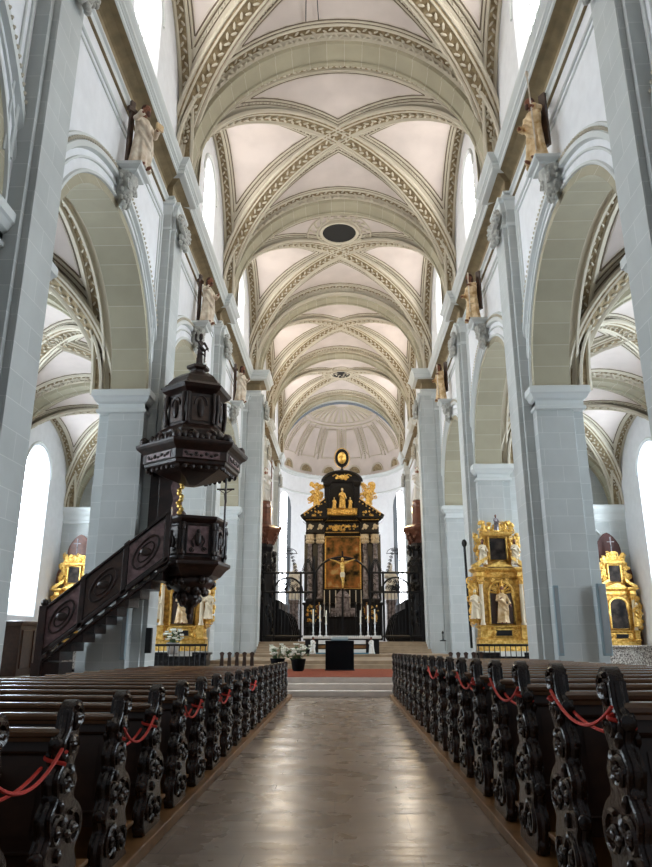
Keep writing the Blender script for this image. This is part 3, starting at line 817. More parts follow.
def statue(name, loc, rz, H, label, cat='statue', group=None, arms=None, mats=(ROBE, SKIN, HAIR), seed=1, wide=1.0, res=.022):
    r = empty(name, loc, label, cat, group, rz)
    kw = dict(H=H, seed=seed, wide=wide)
    if arms: kw['arms'] = arms
    m, sk, hr, hands = robe_mb(**kw)
    sk.build('body', mats[1], r, remesh=res * .8); m.build('robe', mats[0], r, remesh=res); hr.build('hair', mats[2], r, smooth=60)
    return r, hands

# ---- consoles and apostles on the nave walls
def console(s, y, lab):
    r = empty('wall_console', (s * 5.55, y, 12.0), lab, 'bracket', 'carved consoles under the apostles')
    m = MB(); m.stack(-s * .62, 0, -.42, .42, [(-.3, .80), (-.12, .86), (-.1, .92), (0, .98), (.02, 1.05)]); m.build('shelf', CORN, r)
    c = MB()
    c.lathe((-s * .12, 0, 0), [(.03, -.1), (.1, .0), (.16, .15), (.24, .35), (.26, .55), (.34, .75), (.36, .85)], 12, sx=.9)
    rnd = random.Random(5)
    for i in range(26):
        a = rnd.uniform(-1.6, 1.6); z = rnd.uniform(0, .8); q = .12 + .24 * z
        c.ball((-s * (.12 + q * cos(a) * .9), q * sin(a) * 1.1, z), (.06, .07, .08), 6, 5)
    for sg in (-1, 1): spiral(c, lambda y_, z_: (-s * .3, y_, z_), (sg * .22, .55), .16, 1.3, .04, 0, sg)
    c.build('carving', CONS, r, smooth=60)
    return r
ARM = {(-1, 1): ((.36, -.15, 1.2, .38, -.42, 1.22), (.33, -.1, 1.12, .2, -.3, 1.15)), (1, 1): ((.3, -.05, 1.1, .18, -.28, 1.0), (.4, -.2, 1.25, .42, -.45, 1.15))}
who = {(-1, 1): 'bearded apostle statue with a book before a dark wooden beam, nearest on the left wall', (-1, 2): 'apostle statue with outstretched hand, on the left wall above the pulpit figure', (-1, 3): 'small far apostle statue on the third console of the left wall',
       (1, 1): 'dark haired apostle statue holding a long lance, on the right wall nearest the viewer', (1, 2): 'gold robed apostle statue on the second console of the right wall', (1, 3): 'small far apostle statue on the third console of the right wall'}
for s in (-1, 1):
    for k in (1, 2, 3):
        y = PY(k) + 4.54 - .15
        console(s, y, 'carved stone console %s on the %s wall, bearing an apostle' % (ORD[k - 1], SIDE[s]))
        rz = (PI / 2 - .55) if s < 0 else (-PI / 2 + .55)
        r, hands = statue('apostle_statue', (s * 5.1, y, 13.06), rz, 1.95, who[(s, k)], group=None, arms=ARM[(s, 1)], mats=(ROBE if s < 0 else ROBG, SKIN, HAIR), seed=k + 3 * s)
        p = MB()
        if s < 0:
            p.box(-.30, -.16, .16, .24, 0, 2.1); p.box(-.38, -.1, .14, .24, 1.75, 1.88); 
            p.build('wooden_beam', PULB, r, bevel=.01)
            if k == 1:
                b = MB(); b.box(hands[1].x - .12, hands[1].x + .1, hands[1].y - .1, hands[1].y - .04, hands[1].z - .1, hands[1].z + .08); b.build('book', ROBG, r)
        else:
            h = hands[0] if k == 1 else hands[1]
            if k == 1:
                h = hands[1]; p.tube([(h.x - .35, h.y + .45, h.z - 1.15), (h.x, h.y, h.z), (h.x + .18, h.y - .25, h.z + .6)], .022, 6); p.ball((h.x + .2, h.y - .27, h.z + .66), (.05, .05, .1), 6, 5)
            else: p.tube([(h.x, h.y, 0.1), (h.x, h.y, h.z + .5)], .025, 6)
            p.build('lance', ROBE, r)
            b = MB(); b.box(.1, .3, .16, .24, .5, 2.1); b.build('wooden_beam', PULB, r)

# ---- pulpit
def hexpt(c, r, i, n, rot): return (c[0] + r * cos(rot + 2 * PI * i / n), c[1] + r * sin(rot + 2 * PI * i / n))
def face_frame(c, r, i, n, rot, z):
    a = Vector((*hexpt(c, r, i, n, rot), z)); b = Vector((*hexpt(c, r, i + 1, n, rot), z))
    u = (b - a); L = u.length; u.normalize(); out = u.cross(Vector((0, 0, 1)))
    M_ = Matrix((u, -out, Vector((0, 0, 1)))).transposed().to_4x4(); M_.translation = (a + b) / 2
    return M_, L
pul = empty('pulpit', (0, 0, 0), 'dark carved wooden pulpit with stairs and crowned sounding board on the left pier', 'pulpit')
PC = (-3.98, 18.75); PRT = math.radians(-98)
b = MB(); b.lathe((*PC, 0), [(.95, 3.28), (1.06, 3.36), (1.06, 3.44), (.86, 3.52), (.82, 3.56), (.82, 4.44), (.88, 4.48), (.94, 4.55), (.94, 4.62), (.84, 4.64)], 6, PRT)
b.lathe((*PC, 0), [(.5, 2.95), (.8, 3.1), (.95, 3.28)], 6, PRT)
tub = b.build('pulpit_tub', PULD, pul, bevel=.008)
for i in range(6):
    Mx, L = face_frame(PC, .82, i, 6, PRT, 4.0)
    p = MB(); p.box(-L * .34, L * .34, -.035, .01, -.36, .36); q = MB(); q.merge(p, Mx); q.build('pulpit_panel', PULB if i % 2 else PULP, tub, bevel=.01)
    p = MB(); p.tube([(-L * .36, -.04, -.38), (L * .36, -.04, -.38), (L * .36, -.04, .38), (-L * .36, -.04, .38)], .022, 5, True)
    p.ball((0, -.06, .02), (.09, .05, .2), 8, 6); p.ball((0, -.07, .22), (.05, .05, .06), 7, 5)
    for sg in (-1, 1):
        p.tube([(sg * .1, -.06, .1), (sg * .17, -.07, -.05), (sg * .1, -.05, -.2)], .03, 5)
        spiral(p, lambda x, z: (x, -.05, z), (sg * .16, -.26), .07, 1.2, .018, 0, sg)
        p.tube([(sg * L * .48, -.05, -.5), (sg * L * .5, -.09, -.1), (sg * L * .48, -.07, .44)], [.06, .045, .065], 7)
        p.ball((sg * L * .49, -.1, .3), (.06, .06, .09), 7, 5); p.ball((sg * L * .49, -.09, -.35), (.07, .06, .08), 7, 5)
    for j in range(5): p.ball((L * (-.36 + .18 * j), -.11, -.60), (.07, .035, .05), 7, 5)
    q = MB(); q.merge(p, Mx); q.build('carved_relief', PULD, tub, smooth=50)
d = MB(); d.lathe((*PC, 0), [(.03, 2.1), (.10, 2.18), (.09, 2.28), (.2, 2.36), (.28, 2.5), (.26, 2.62), (.42, 2.74), (.60, 2.86), (.64, 2.98), (.6, 3.05)], 18)
rnd = random.Random(3)
for i in range(46):
    a = rnd.uniform(0, 2 * PI); z = rnd.uniform(2.4, 3.0); r_ = .16 + .5 * (z - 2.35) / .65
    d.ball((PC[0] + r_ * cos(a), PC[1] + r_ * sin(a), z), (.09, .09, .1), 6, 5)
d.ball((PC[0], PC[1], 2.08), (.07, .07, .1), 8, 6)
d.build('hanging_carving', PULD, pul, smooth=60)
# sounding board
CC = (-4.15, 18.95); CR = math.radians(-97)
c = MB(); c.lathe((*CC, 0), [(1.25, 5.98), (1.33, 6.02), (1.34, 6.1), (1.38, 6.12), (1.38, 6.36), (1.44, 6.42), (1.56, 6.50), (1.6, 6.56), (1.6, 6.62), (1.45, 6.68), (1.1, 6.78), (1.0, 6.85)], 6, CR)
can = c.build('sounding_board', PULD, pul, bevel=.008)
rnd = random.Random(7)
for i in range(6):
    Mx, L = face_frame(CC, 1.38, i, 6, CR, 6.24)
    p = MB(); p.box(-L * .36, L * .36, -.02, .01, -.1, .1); q = MB(); q.merge(p, Mx); q.build('frieze_panel', PULP, can)
    p = MB()
    for j in range(7):
        x = L * (-.3 + .1 * j); p.ball((x, -.035, .03 * (-1) ** j), (.055, .025, .04), 6, 4)
    for sg in (-1, 1):
        for j in (0, 1): spiral(p, lambda x, z: (x, -.035, z), (sg * (L * .1 + j * .24), 0), .06, 1.1, .014, 0, sg)
    # cresting on top of the rim
    for j in range(9):
        t = -.46 + .115 * j; p.ball((L * 1.0 * t, .1, .50 + .05 * (j % 2)), (.10, .07, .10 + .03 * (j % 2)), 7, 5)
    p.ball((-L * .5, .0, .5), (.13, .13, .14), 8, 6)
    for sg in (-1, 1): spiral(p, lambda x, z: (x, .16, z), (sg * .25, .6), .16, 1.4, .045, 0 if sg > 0 else PI, sg)
    for j in range(6): p.ball((rnd.uniform(-.5, .5) * L, .3 + .05 * j, .6 + .04 * j), (.12, .09, .1), 7, 5)
    # hanging lambrequin below
    for j in range(7): p.ball((L * (-.45 + .15 * j), .14, -.30), (.08, .05, .07), 6, 5)
    q = MB(); q.merge(p, Mx); q.build('carved_cresting', PULD, can, smooth=60)
u = MB(); u.lathe((*CC, 0), [(1.2, 6.0), (.9, 5.86), (.5, 5.72), (.2, 5.62), (.05, 5.6)], 6, CR); u.build('underside', PULD, can)
t = MB(); TR = CR
t.lathe((*CC, 0), [(1.05, 6.8), (1.05, 7.05), (.95, 7.15), (.80, 7.25), (.78, 8.15), (.84, 8.2), (.98, 8.28), (1.05, 8.38), (.98, 8.42), (.88, 8.5), (.72, 8.72), (.5, 8.88), (.28, 8.96), (.22, 9.0), (.22, 9.08), (.34, 9.12), (.34, 9.2), (.2, 9.24)], 6, TR)
tow = t.build('lantern_tower', PULD, pul, bevel=.01)
for i in range(6):
    Mx, L = face_frame(CC, .79, i, 6, TR, 7.7)
    p = MB(); p.box(-L * .3, L * .3, -.03, .01, -.36, .34); q = MB(); q.merge(p, Mx); q.build('tower_panel', PULB, tow)
    p = MB(); p.ball((0, -.06, 0), (.1, .06, .28), 8, 6); p.tube([(L * .22 * cos(a), -.05, .1 + .26 * sin(a)) for a in [PI * j / 8 for j in range(9)]], .025, 5)
    for sg in (-1, 1): p.tube([(sg * L * .45, -.06, -.42), (sg * L * .46, -.1, 0), (sg * L * .45, -.06, .44)], [.06, .05, .07], 7)
    p.tube([(-L * .5, .0, .85), (-L * .42, .12, 1.02), (-L * .25, .32, 1.18)], .05, 6)
    p.ball((-L * .5, -.08, .72), .085, 7, 5)
    q = MB(); q.merge(p, Mx); q.build('carved_relief', PULD, tow, smooth=60)
# back board against the pier
b = MB(); b.box(-5.32, -4.75, 18.95, 19.2, 3.4, 6.4); b.box(-5.05, -4.6, 18.9, 19.1, 4.6, 6.2)
b.build('back_board', PULD, pul, bevel=.01)
b = MB(); b.prism(smooth_poly([(-4.72, 4.75), (-4.62, 5.2), (-4.7, 5.6), (-4.5, 5.95), (-4.4, 5.5), (-4.36, 5.0), (-4.25, 4.8)], 4), lambda x, z, dd: (x, 18.85 + dd, z), 0, .05)
b.build('carved_wing', PULP, pul)
b = MB()
for j in range(12): b.ball((-4.42 + .05 * sin(j * 1.7), 18.83, 4.85 + j * .09), (.07, .04, .07), 6, 5)
b.build('gilt_carving', GOLD, pul, smooth=60)
# staircase
st = MB(); SX = lambda q: -4.42 - 2.98 * q
ZB = lambda q: 3.42 - 2.33 * q; ZT = lambda q: 4.62 - 2.43 * q
fn = lambda q, v, d: (SX(q), 17.72 + d, ZB(q) + (ZT(q) - ZB(q)) * v)
st.prism([(0, 0), (0, 1), (1, 1), (1, 0)], fn, 0, .08)
st.prism([(-.02, 1), (-.02, 1.06), (1.02, 1.06), (1.02, 1)], fn, -.06, .14)
st.prism([(-.02, -.02), (-.02, .07), (1.03, .07), (1.03, -.02)], fn, -.05, .12)
st.prism([(-.02, -.17), (-.02, -.11), (1.03, -.11), (1.03, -.17)], fn, -.02, .9)
for q in (0.0, .345, .69, 1.0): st.prism([(q - .022, -.05), (q - .022, 1.1), (q + .022, 1.1), (q + .022, -.05)], fn, -.05, .1)
sto = st.build('stair_balustrade', PULD, pul, bevel=.008)
for (q0, q1, mm) in ((.03, .32, PULP), (.37, .665, PULB), (.715, .975, PULP)):
    p = MB(); p.prism([(q0, .12), (q0, .95), (q1, .95), (q1, .12)], fn, -.015, .01); p.build('stair_panel', mm, sto)
    p = MB(); cq, w = (q0 + q1) / 2, (q1 - q0) / 2
    for k_, rr in ((.82, .03), (.5, .022)):
        oc = [(cq + w * k_ * cos(a) * (1 if abs(cos(a)) < .8 else .92), .53 + .34 * k_ * sin(a)) for a in [2 * PI * j / 16 + PI / 16 for j in range(16)]]
        p.tube([fn(a, v, -.03) for a, v in oc], rr, 6, True)
    c0 = fn(cq, .53, -.04); p.ball(c0, (.16, .04, .11), 10, 6)
    p.build('panel_moulding', PULD, sto, smooth=50)
tr = MB()
for j in range(11):
    x = -4.5 - .27 * j; z = 3.35 - .215 * j
    tr.box(x - .33, x, 17.8, 18.68, z - .42, z - .20)
tr.build('stair_treads', PULD, pul)
ld = MB(); ld.box(-7.6, -6.9, 17.75, 18.65, 0, .95); ld.box(-8.3, -7.55, 17.75, 18.65, 0, .5); ld.build('stair_landing', PULD, pul, bevel=.01)
nw = MB(); nw.box(-7.5, -7.32, 17.62, 17.82, .6, 2.3); nw.ball((-7.41, 17.72, 2.38), .1, 8, 6); nw.build('newel_post', PULD, pul, bevel=.01)
# figure on the sounding board
r, hands = statue('pulpit_finial_figure', (-4.12, 18.95, 9.24), .5, 1.0, 'small dark figure raising an arm on top of the pulpit canopy', arms=((.3, -.05, 1.45, .28, -.05, 1.78), (.3, -.1, 1.15, .35, -.2, .95)), mats=(PULD, PULD, PULD), wide=.62, res=.02)
# crucifix beside the pulpit
cx = MB(); X_, Y_ = -3.12, 18.6
cx.tube([(X_, Y_, 3.9), (X_, Y_, 5.75)], .028, 6); cx.tube([(X_ - .24, Y_, 5.45), (X_ + .24, Y_, 5.45)], .025, 6)
cr = empty('pulpit_crucifix', (0, 0, 0), 'slender dark crucifix standing on the right edge of the pulpit tub', 'crucifix'); cx.build('cross', PULD, cr)
fg = MB(); fg.tube([(X_, Y_ - .04, 4.95), (X_ + .02, Y_ - .07, 5.1), (X_, Y_ - .06, 5.32)], [.025, .04, .045], 6); fg.ball((X_, Y_ - .07, 5.42), .045, 7, 6)
for sg in (-1, 1): fg.tube([(X_ + sg * .03, Y_ - .06, 5.33), (X_ + sg * .2, Y_ - .04, 5.44)], .015, 5)
fg.build('body', PULB, cr, remesh=.012)

# ---- gilded altars
def filigree(mb, x0, x1, z0, z1, y, n, seed, size=.1, mi=0):
    rnd = random.Random(seed)
    for i in range(n):
        x = rnd.uniform(x0, x1); z = rnd.uniform(z0, z1); q = size * rnd.uniform(.6, 1.2)
        if i % 3 == 0: spiral(mb, lambda a, b: (a, y - .02, b), (x, z), q, 1.2, q * .22, rnd.uniform(0, 6), rnd.choice((-1, 1)), mi, 12)
        else: mb.ball((x, y - .02, z), (q * .55, q * .3, q * .8), 6, 4, mi, Matrix.Rotation(rnd.uniform(0, 3), 3, 'Y'))
def side_altar(loc, label, W=2.1, H=6.2, arched_painting=False, seed=1, dark_back=None, mensa=True):
    """front faces -Y; heights run from the floor"""
    r = empty('side_altar', loc, label, 'altar'); w = W / 2; k = H / 6.2
    z = lambda v: v * k
    if mensa:
        m = MB(); m.box(-w * 1.05, w * 1.05, -.55, .3, 0, .95); m.stack(-w * 1.05, w * 1.05, -.55, .3, [(.0, .95), (.06, .98), (.06, 1.04), (0, 1.06)]); m.build('altar_table', BLK, r, bevel=.01)
        m = MB(); m.box(-w * .8, w * .8, -.6, .1, 1.065, 1.09); m.box(-w * .3, w * .55, -.62, -.6, .92, 1.09); m.build('altar_cloth', WHC, r)
    m = MB(); m.box(-w * .9, w * .9, -.12, .45, z(1.1), z(1.5)); m.stack(-w * .86, w * .86, -.1, .4, [(.0, z(1.5)), (.05, z(1.55)), (0, z(1.6)), (-.02, z(1.9)), (.05, z(1.96)), (.06, z(2.02)), (0, z(2.04))])
    filigree(m, -w * .85, -w * .3, z(1.6), z(1.95), -.12, 12, seed); filigree(m, w * .3, w * .85, z(1.6), z(1.95), -.12, 12, seed + 1)
    for sg in (-1, 1): m.stack(sg * w * .6, sg * w * .86, -.28, .1, [(0, z(1.5)), (.03, z(1.55)), (-.01, z(1.6)), (-.01, z(1.93)), (.05, z(2.03))])
    m.build('predella', GOLD, r, smooth=35)
    m = MB(); m.box(-.3, .3, -.16, -.1, z(1.65), z(1.85)); m.build('inscription_panel', BLK, r)
    m = MB(); m.box(-w * .86, w * .86, 0, .4, z(2.0), z(3.85)); m.build('back_panel', GOLDP, r, bevel=.01)
    if arched_painting:
        hw = w * .46; P = [(hw * cos(PI * i / 16), z(3.3) + hw * .8 * sin(PI * i / 16)) for i in range(17)] + [(-hw, z(2.1)), (hw, z(2.1))]
        m = MB(); m.prism(P, lambda x, zz, d: (x, d, zz), -.05, 0); m.build('painting', PNT2, r)
        m = MB(); m.tube([(x, -.06, zz) for x, zz in P], .06, 6, True); m.build('picture_frame', GOLD, r, smooth=50)
    else:
        hw = w * .44; P = [(hw * cos(PI * i / 16), z(3.2) + hw * sin(PI * i / 16)) for i in range(17)] + [(-hw, z(2.05)), (hw, z(2.05))]
        m = MB(); m.tube([(x, -.03, zz) for x, zz in P], .06, 6, True); filigree(m, -hw * .7, hw * .7, z(3.35), z(3.75), -.02, 14, seed + 9, .09)
        nb = MB(); nb.prism(P, lambda x, zz, d: (x * .93, d, zz), -.012, 0); nb.build('niche', PULB, r)
        for i in range(9):
            a = PI * (i + .5) / 9; m.tube([(0, -.03, z(3.2)), (hw * .9 * cos(a), -.02, z(3.2) + hw * .9 * sin(a))], [.02, .05], 5)
        m.build('niche_surround', GOLD, r, smooth=50)
    for sg in (-1, 1):
        for xo in (.73,):
            c = MB(); c.lathe((sg * w * xo, -.17, 0), [(.10, z(2.04)), (.10, z(2.1)), (.075, z(2.14)), (.085, z(2.5)), (.078, z(3.1)), (.068, z(3.5)), (.08, z(3.52)), (.08, z(3.56))], 14)
            cp = c.build('column', IVO, r, smooth=40)
            c = MB(); c.lathe((sg * w * xo, -.17, 0), [(.08, z(3.54)), (.14, z(3.76)), (.15, z(3.8))], 10)
            for j in range(8): c.ball((sg * w * xo + .12 * cos(j * PI / 4), -.17 + .12 * sin(j * PI / 4), z(3.68)), .045, 6, 4)
            c.build('column_capital', GOLD, cp, smooth=50)
        m = MB(); filigree(m, sg * w * .9, sg * w * 1.12, z(2.1), z(3.75), -.02, 46, seed + 3 + sg, .15); m.build('carved_wing', GOLD, r, smooth=50)
        m = MB(); filigree(m, sg * w * .5, sg * w * .8, z(4.55), z(5.5), .02, 30, seed + 13 + sg, .14); m.build('upper_wing', GOLD, r, smooth=50)
    e = MB(); lv = [(0, z(3.8)), (.03, z(3.84)), (.0, z(3.9)), (0, z(4.0)), (.08, z(4.06)), (.14, z(4.12)), (.14, z(4.16)), (.02, z(4.2))]
    e.stack(-w * .9, w * .9, -.05, .4, lv)
    for sg in (-1, 1): e.stack(sg * w * .6, sg * w * .88, -.28, .1, lv)
    for sg in (-1, 1):
        e.prism([(sg * w * 1.02, z(4.2)), (sg * w * 1.02, z(4.28)), (sg * w * .42, z(4.62)), (sg * w * .42, z(4.5)), (sg * w * .8, z(4.2))], lambda x, zz, d: (x, d, zz), -.3, 0)
    e.prism([(-w * .5, z(4.2)), (0, z(4.42)), (w * .5, z(4.2))], lambda x, zz, d: (x, d, zz), -.22, 0)
    filigree(e, -w * .8, w * .8, z(3.9), z(4.0), -.1, 16, seed + 5, .06)
    e.build('entablature', GOLD, r, smooth=35)
    m = MB(); m.box(-w * .5, w * .5, 0, .3, z(4.2), z(5.5)); m.build('upper_back', GOLDP, r)
    m = MB(); m.box(-w * .3, w * .3, -.06, 0, z(4.5), z(5.32)); m.build('upper_painting', PNT2, r)
    m = MB(); m.tube([(-w * .33, -.07, z(4.46)), (w * .33, -.07, z(4.46)), (w * .33, -.07, z(5.36)), (-w * .33, -.07, z(5.36))], .055, 6, True)
    m.stack(-w * .52, w * .52, -.08, .25, [(0, z(5.42)), (.05, z(5.48)), (.06, z(5.54)), (0, z(5.58))])
    filigree(m, -w * .6, w * .6, z(5.55), z(5.95), 0, 44, seed + 6, .15)
    for sg in (-1, 1): filigree(m, sg * w * .42, sg * w * .62, z(4.5), z(5.5), -.02, 12, seed + 7 + sg, .1)
    m.build('upper_frame', GOLD, r, smooth=50)
    if dark_back:
        m = MB(); m.prism(smooth_poly([(-w * 1.15, .9), (-w * 1.15, z(4.6)), (-w * .98, z(5.3)), (-w * .7, z(5.6)), (-w * .6, z(6.5)), (0, z(7.15)), (w * .6, z(6.5)), (w * .7, z(5.6)), (w * .98, z(5.3)), (w * 1.15, z(4.6)), (w * 1.15, .9)], 4), lambda x, zz, d: (x, d, zz), .42, .5)
        m.build('backing_board', dark_back, r)
    return r
def small_statue(x, y, z, H, label, mats, seed, rz=0, arms=None, group=None, wide=1.0):
    return statue('altar_statue', (x, y, z), rz, H, label, 'statue', group, arms or ((.28, -.1, 1.12, .15, -.28, 1.2), (.3, -.1, 1.1, .34, -.2, .95)), mats, seed, wide, .022)
GM = (GOLD, IVO, GOLD); IM = (IVO, SKIN, HAIR)
for s in (-1, 1):
    X_ = s * 6.12
    side_altar((X_, 27.45, 0), 'tall gilded altar at the third %s pier%s' % (SIDE[s], ', half hidden by the pulpit' if s < 0 else ', bishop in its niche'), 2.1, 6.2, seed=20 + s)
    side = 'left' if s < 0 else 'right'
    r_, h_ = small_statue(X_, 27.28, 2.08, 1.38, 'painted bishop statue in the niche of the %s gilded altar' % side, (ROBG, SKIN, GOLD), 4 + s)
    mt = MB(); mt.lathe((0, 0, 0), [(.06, 1.34), (.085, 1.42), (.05, 1.53), (.01, 1.58)], 8); mt.build('mitre', GOLD, r_)
    small_statue(X_, 27.4, 5.62, .62, 'small dark figure crowning the gilded altar, %s side' % side, (COLM, SKIN, HAIR), 5)
    for t in (-1, 1):
        small_statue(X_ + t * .62, 27.25, 4.28, .95, 'pale saint beside the upper picture of the %s gilded altar, %s one' % (side, 'left' if t < 0 else 'right'), IM, 8 + t)
        small_statue(X_ + t * 1.02, 27.3, 2.25, 1.1, 'gilt saint on the outer flank of the %s gilded altar, %s one' % (side, 'left' if t < 0 else 'right'), (IVO, IVO, GOLD), 11 + t)
    side_altar((s * 13.9, 36.3, 0), 'gilded altar with a dark arched painting at the end of the %s aisle' % side, 1.95, 6.0, True, 40 + s, REDW if s < 0 else DRED)
    for t in (-1, 1): small_statue(s * 13.9 + t * .8, 36.05, 2.1, 1.2, 'gilt saint beside the painting of the %s aisle altar, %s one' % (side, 'left' if t < 0 else 'right'), (GOLD, IVO, GOLD), 15 + t)
    cr = MB(); cr.tube([(0, 0, 0), (0, 0, .75)], .03, 6); cr.tube([(-.18, 0, .5), (.18, 0, .5)], .025, 6)
    tag(cr.build('altar_cross', COLM, loc=(s * 13.9, 36.3, 5.88)), 'dark cross on top of the altar at the end of the %s aisle' % side, 'cross')
side_altar((-14.15, 27.0, 0), 'gilded altar mostly hidden behind the nearest left pier', 1.5, 5.2, True, 61, REDW)
m = MB(); m.box(-14.85, -14.1, 31.3, 34.9, 0, 2.2); m.stack(-14.85, -14.1, 31.3, 34.9, [(0, 2.1), (.06, 2.16), (.1, 2.26), (.1, 2.3), (0, 2.32)])
for i in range(3): m.stack(-14.14, -14.06, 31.5 + i * 1.15, 32.4 + i * 1.15, [(0, .3), (.02, .32), (.02, 1.9), (0, 1.92)])
tag(m.build('confessional', PULB, bevel=.01), 'brown wooden confessional under the left aisle window', 'confessional')
# rails in front of the side altars
for s in (-1, 1):
    m = MB(); m.tube([(s * 4.9, 26.3, 1.32), (s * 7.3, 26.3, 1.32)], .04, 6); m.box(s * 4.9, s * 7.3, 26.26, 26.34, .2, .3)
    for i in range(13): m.tube([(s * (4.95 + .19 * i), 26.3, .25), (s * (4.95 + .19 * i), 26.3, 1.3)], .018, 5)
    for i in range(12): spiral(m, lambda a, b: (a, 26.3, b), (s * (5.04 + .19 * i), .75), .07, 1.2, .012, 0, 1 if i % 2 else -1, 0, 10)
    tag(m.build('altar_rail', IRON, smooth=50), 'dark iron rail in front of the %s gilded altar' % SIDE[s], 'rail')
    m = MB(); m.box(s * 12.6, s * 15.0, 35.2, 35.3, .15, 1.15); m.stack(s * 12.6, s * 15, 35.15, 35.35, [(0, 1.15), (.04, 1.18), (.04, 1.24), (0, 1.26)])
    tag(m.build('altar_frontal', PATT), 'black and white patterned frontal before the %s aisle altar' % SIDE[s], 'altar frontal')
# ---- pier fittings
def strip(x, y, z0, z1, w, mm, lab, name='column_speaker', cat='speaker'):
    r = empty(name, (x, y, 0), lab, cat)
    m = MB(); m.box(-w / 2, w / 2, -.14, .0, z0, z1); m.build('housing', mm, r, bevel=.012)
    m = MB(); m.box(-w * .35, w * .35, -.146, -.14, z0 + .06, z1 - .06); m.build('grille_cloth', LEAD if mm is not IRON else BLK, r)
strip(5.62, 18.72, 1.1, 2.85, .13, SPK, 'slim blue grey speaker strip beside the pilaster of the right pier')
strip(6.8, 18.72, 1.1, 2.9, .22, SPK, 'wider blue grey speaker strip at the outer edge of the right pier')
strip(-5.62, 18.72, 1.0, 2.6, .12, SPK, 'slim grey speaker strip on the left pier below the pulpit stairs')
strip(-5.1, 19.2, 1.15, 1.8, .16, IRON, 'small black box on the left pier beneath the pulpit tub', 'wall_box', 'box')
m = MB(); m.tube([(4.98, 27.9, 1.2), (4.92, 27.9, 5.1)], .05, 6); m.ball((4.92, 27.9, 5.2), (.11, .11, .16), 7, 6)
tag(m.build('banner_pole', IRON), 'tall thin black pole standing at the third right pier', 'pole')
m = MB(); m.lathe((5.1, 36.7, 1.45), [(.16, 0), (.16, .04), (.04, .08), (.03, .35), (.07, .4), (.02, .5)], 8)
tag(m.build('wall_candle_bracket', IRON), 'little black candle bracket low on the pier right of the choir', 'bracket')
cb = MB(); cb.tube([(-1.05, 18.5, 21.6), (-.75, 13.5, 21.2)], .016, 4); cb.tube([(-.62, 18.5, 21.65), (-.7, 13.5, 21.2)], .016, 4)
tag(cb.build('hanging_cables', IRON), 'two thin dark cables near the crown of the nearest vault', 'cable')
# kneelers before the platform pews
for s, xs in ((-1, (-3.95, -3.7, -3.45, -3.2, -2.95)), (1, (3.6, 3.85, 4.1, 4.35, 4.6))):
    f0 = None
    for i, x in enumerate(xs):
        lab = 'small dark prayer stool in the row behind the %s pews, %s from the aisle' % (SIDE[s], ORD[i if s > 0 else 4 - i])
        if f0 is None:
            f0 = empty('prayer_stool', (x, 24.0, .46), lab, 'stool', 'prayer stools in the row behind the %s pews' % SIDE[s])
            m = MB(); m.prism(smooth_poly([(-.07, 0), (-.05, .5), (-.08, .6), (0, .66), (.08, .6), (.05, .5), (.07, 0)], 3), lambda a, b, d: (a, d, b), 0, .05); m.build('backrest', WALP, f0)
            m = MB(); m.box(-.08, .08, -.3, 0, .15, .2); m.build('knee_board', REDW, f0)
        else: dup(f0, (x, 24.0, .46), lab)
# ---- platform objects
r = empty('draped_lectern', (-.06, 25.9, .475), 'black draped cube lectern at the centre of the red carpet', 'lectern')
m = MB(); m.stack(-.5, .5, -.4, .4, [(0, .04), (0, .9), (.01, .94), (.01, .99), (0, 1.0)]); m.build('drape', BOX, r, bevel=.02)
m = MB(); m.box(-.52, .52, -.42, .42, 0, .04); m.build('base', IRON, r)
m = MB(); m.prism([(-.32, 1.0), (-.32, 1.06), (.32, 1.14), (.32, 1.0)], lambda a, b, d: (d, a, b), -.3, .3); m.build('book_rest', SPK, r, bevel=.01)
def flowers(loc, R_, lab, n=40, seed=1, pot=True):
    r = empty('flower_pot' if pot else 'flower_bouquet', loc, lab, 'flowers'); rnd = random.Random(seed)
    z0 = .38
    m = MB(); m.lathe((0, 0, 0), [(.16, 0), (.2, .05), (.24, .3), (.26, .36), (.26, .4), (.22, .38)], 14); m.build('pot', BOX if pot else SILV, r, smooth=40)
    g = MB(); f_ = MB()
    for i in range(n):
        a = rnd.uniform(0, 2 * PI); q = R_ * rnd.uniform(.2, 1); h = z0 + rnd.uniform(.12, .5) * (1.2 - .4 * q / R_)
        tip = (q * cos(a), q * sin(a), h); g.tube([(0, 0, z0 - .1), (tip[0] * .5, tip[1] * .5, z0 + (h - z0) * .7), tip], .008, 4)
        g.ball((tip[0] * .7, tip[1] * .7, h - .1), (.05, .02, .03), 5, 4, 0, Matrix.Rotation(a, 3, 'Z'))
        for j in range(5):
            b = j * 2 * PI / 5; f_.ball((tip[0] + .045 * cos(b), tip[1] + .045 * sin(b), h + .01), (.04, .022, .03), 5, 4, 0, Matrix.Rotation(b, 3, 'Z') @ Matrix.Rotation(-.6, 3, 'Y'))
    g.build('stems', GREEN, r, smooth=50); f_.build('blossoms', PETAL, r, smooth=50)
flowers((-1.48, 25.0, .475), .55, 'black pot of white flowers on the red carpet left of the black lectern', 44, 1)
flowers((-2.25, 25.6, .475), .38, 'smaller pot of white flowers at the end of the left pews', 26, 2)
flowers((-6.25, 26.75, 1.0), .36, 'white bouquet on the table of the left gilded altar', 30, 3, False)

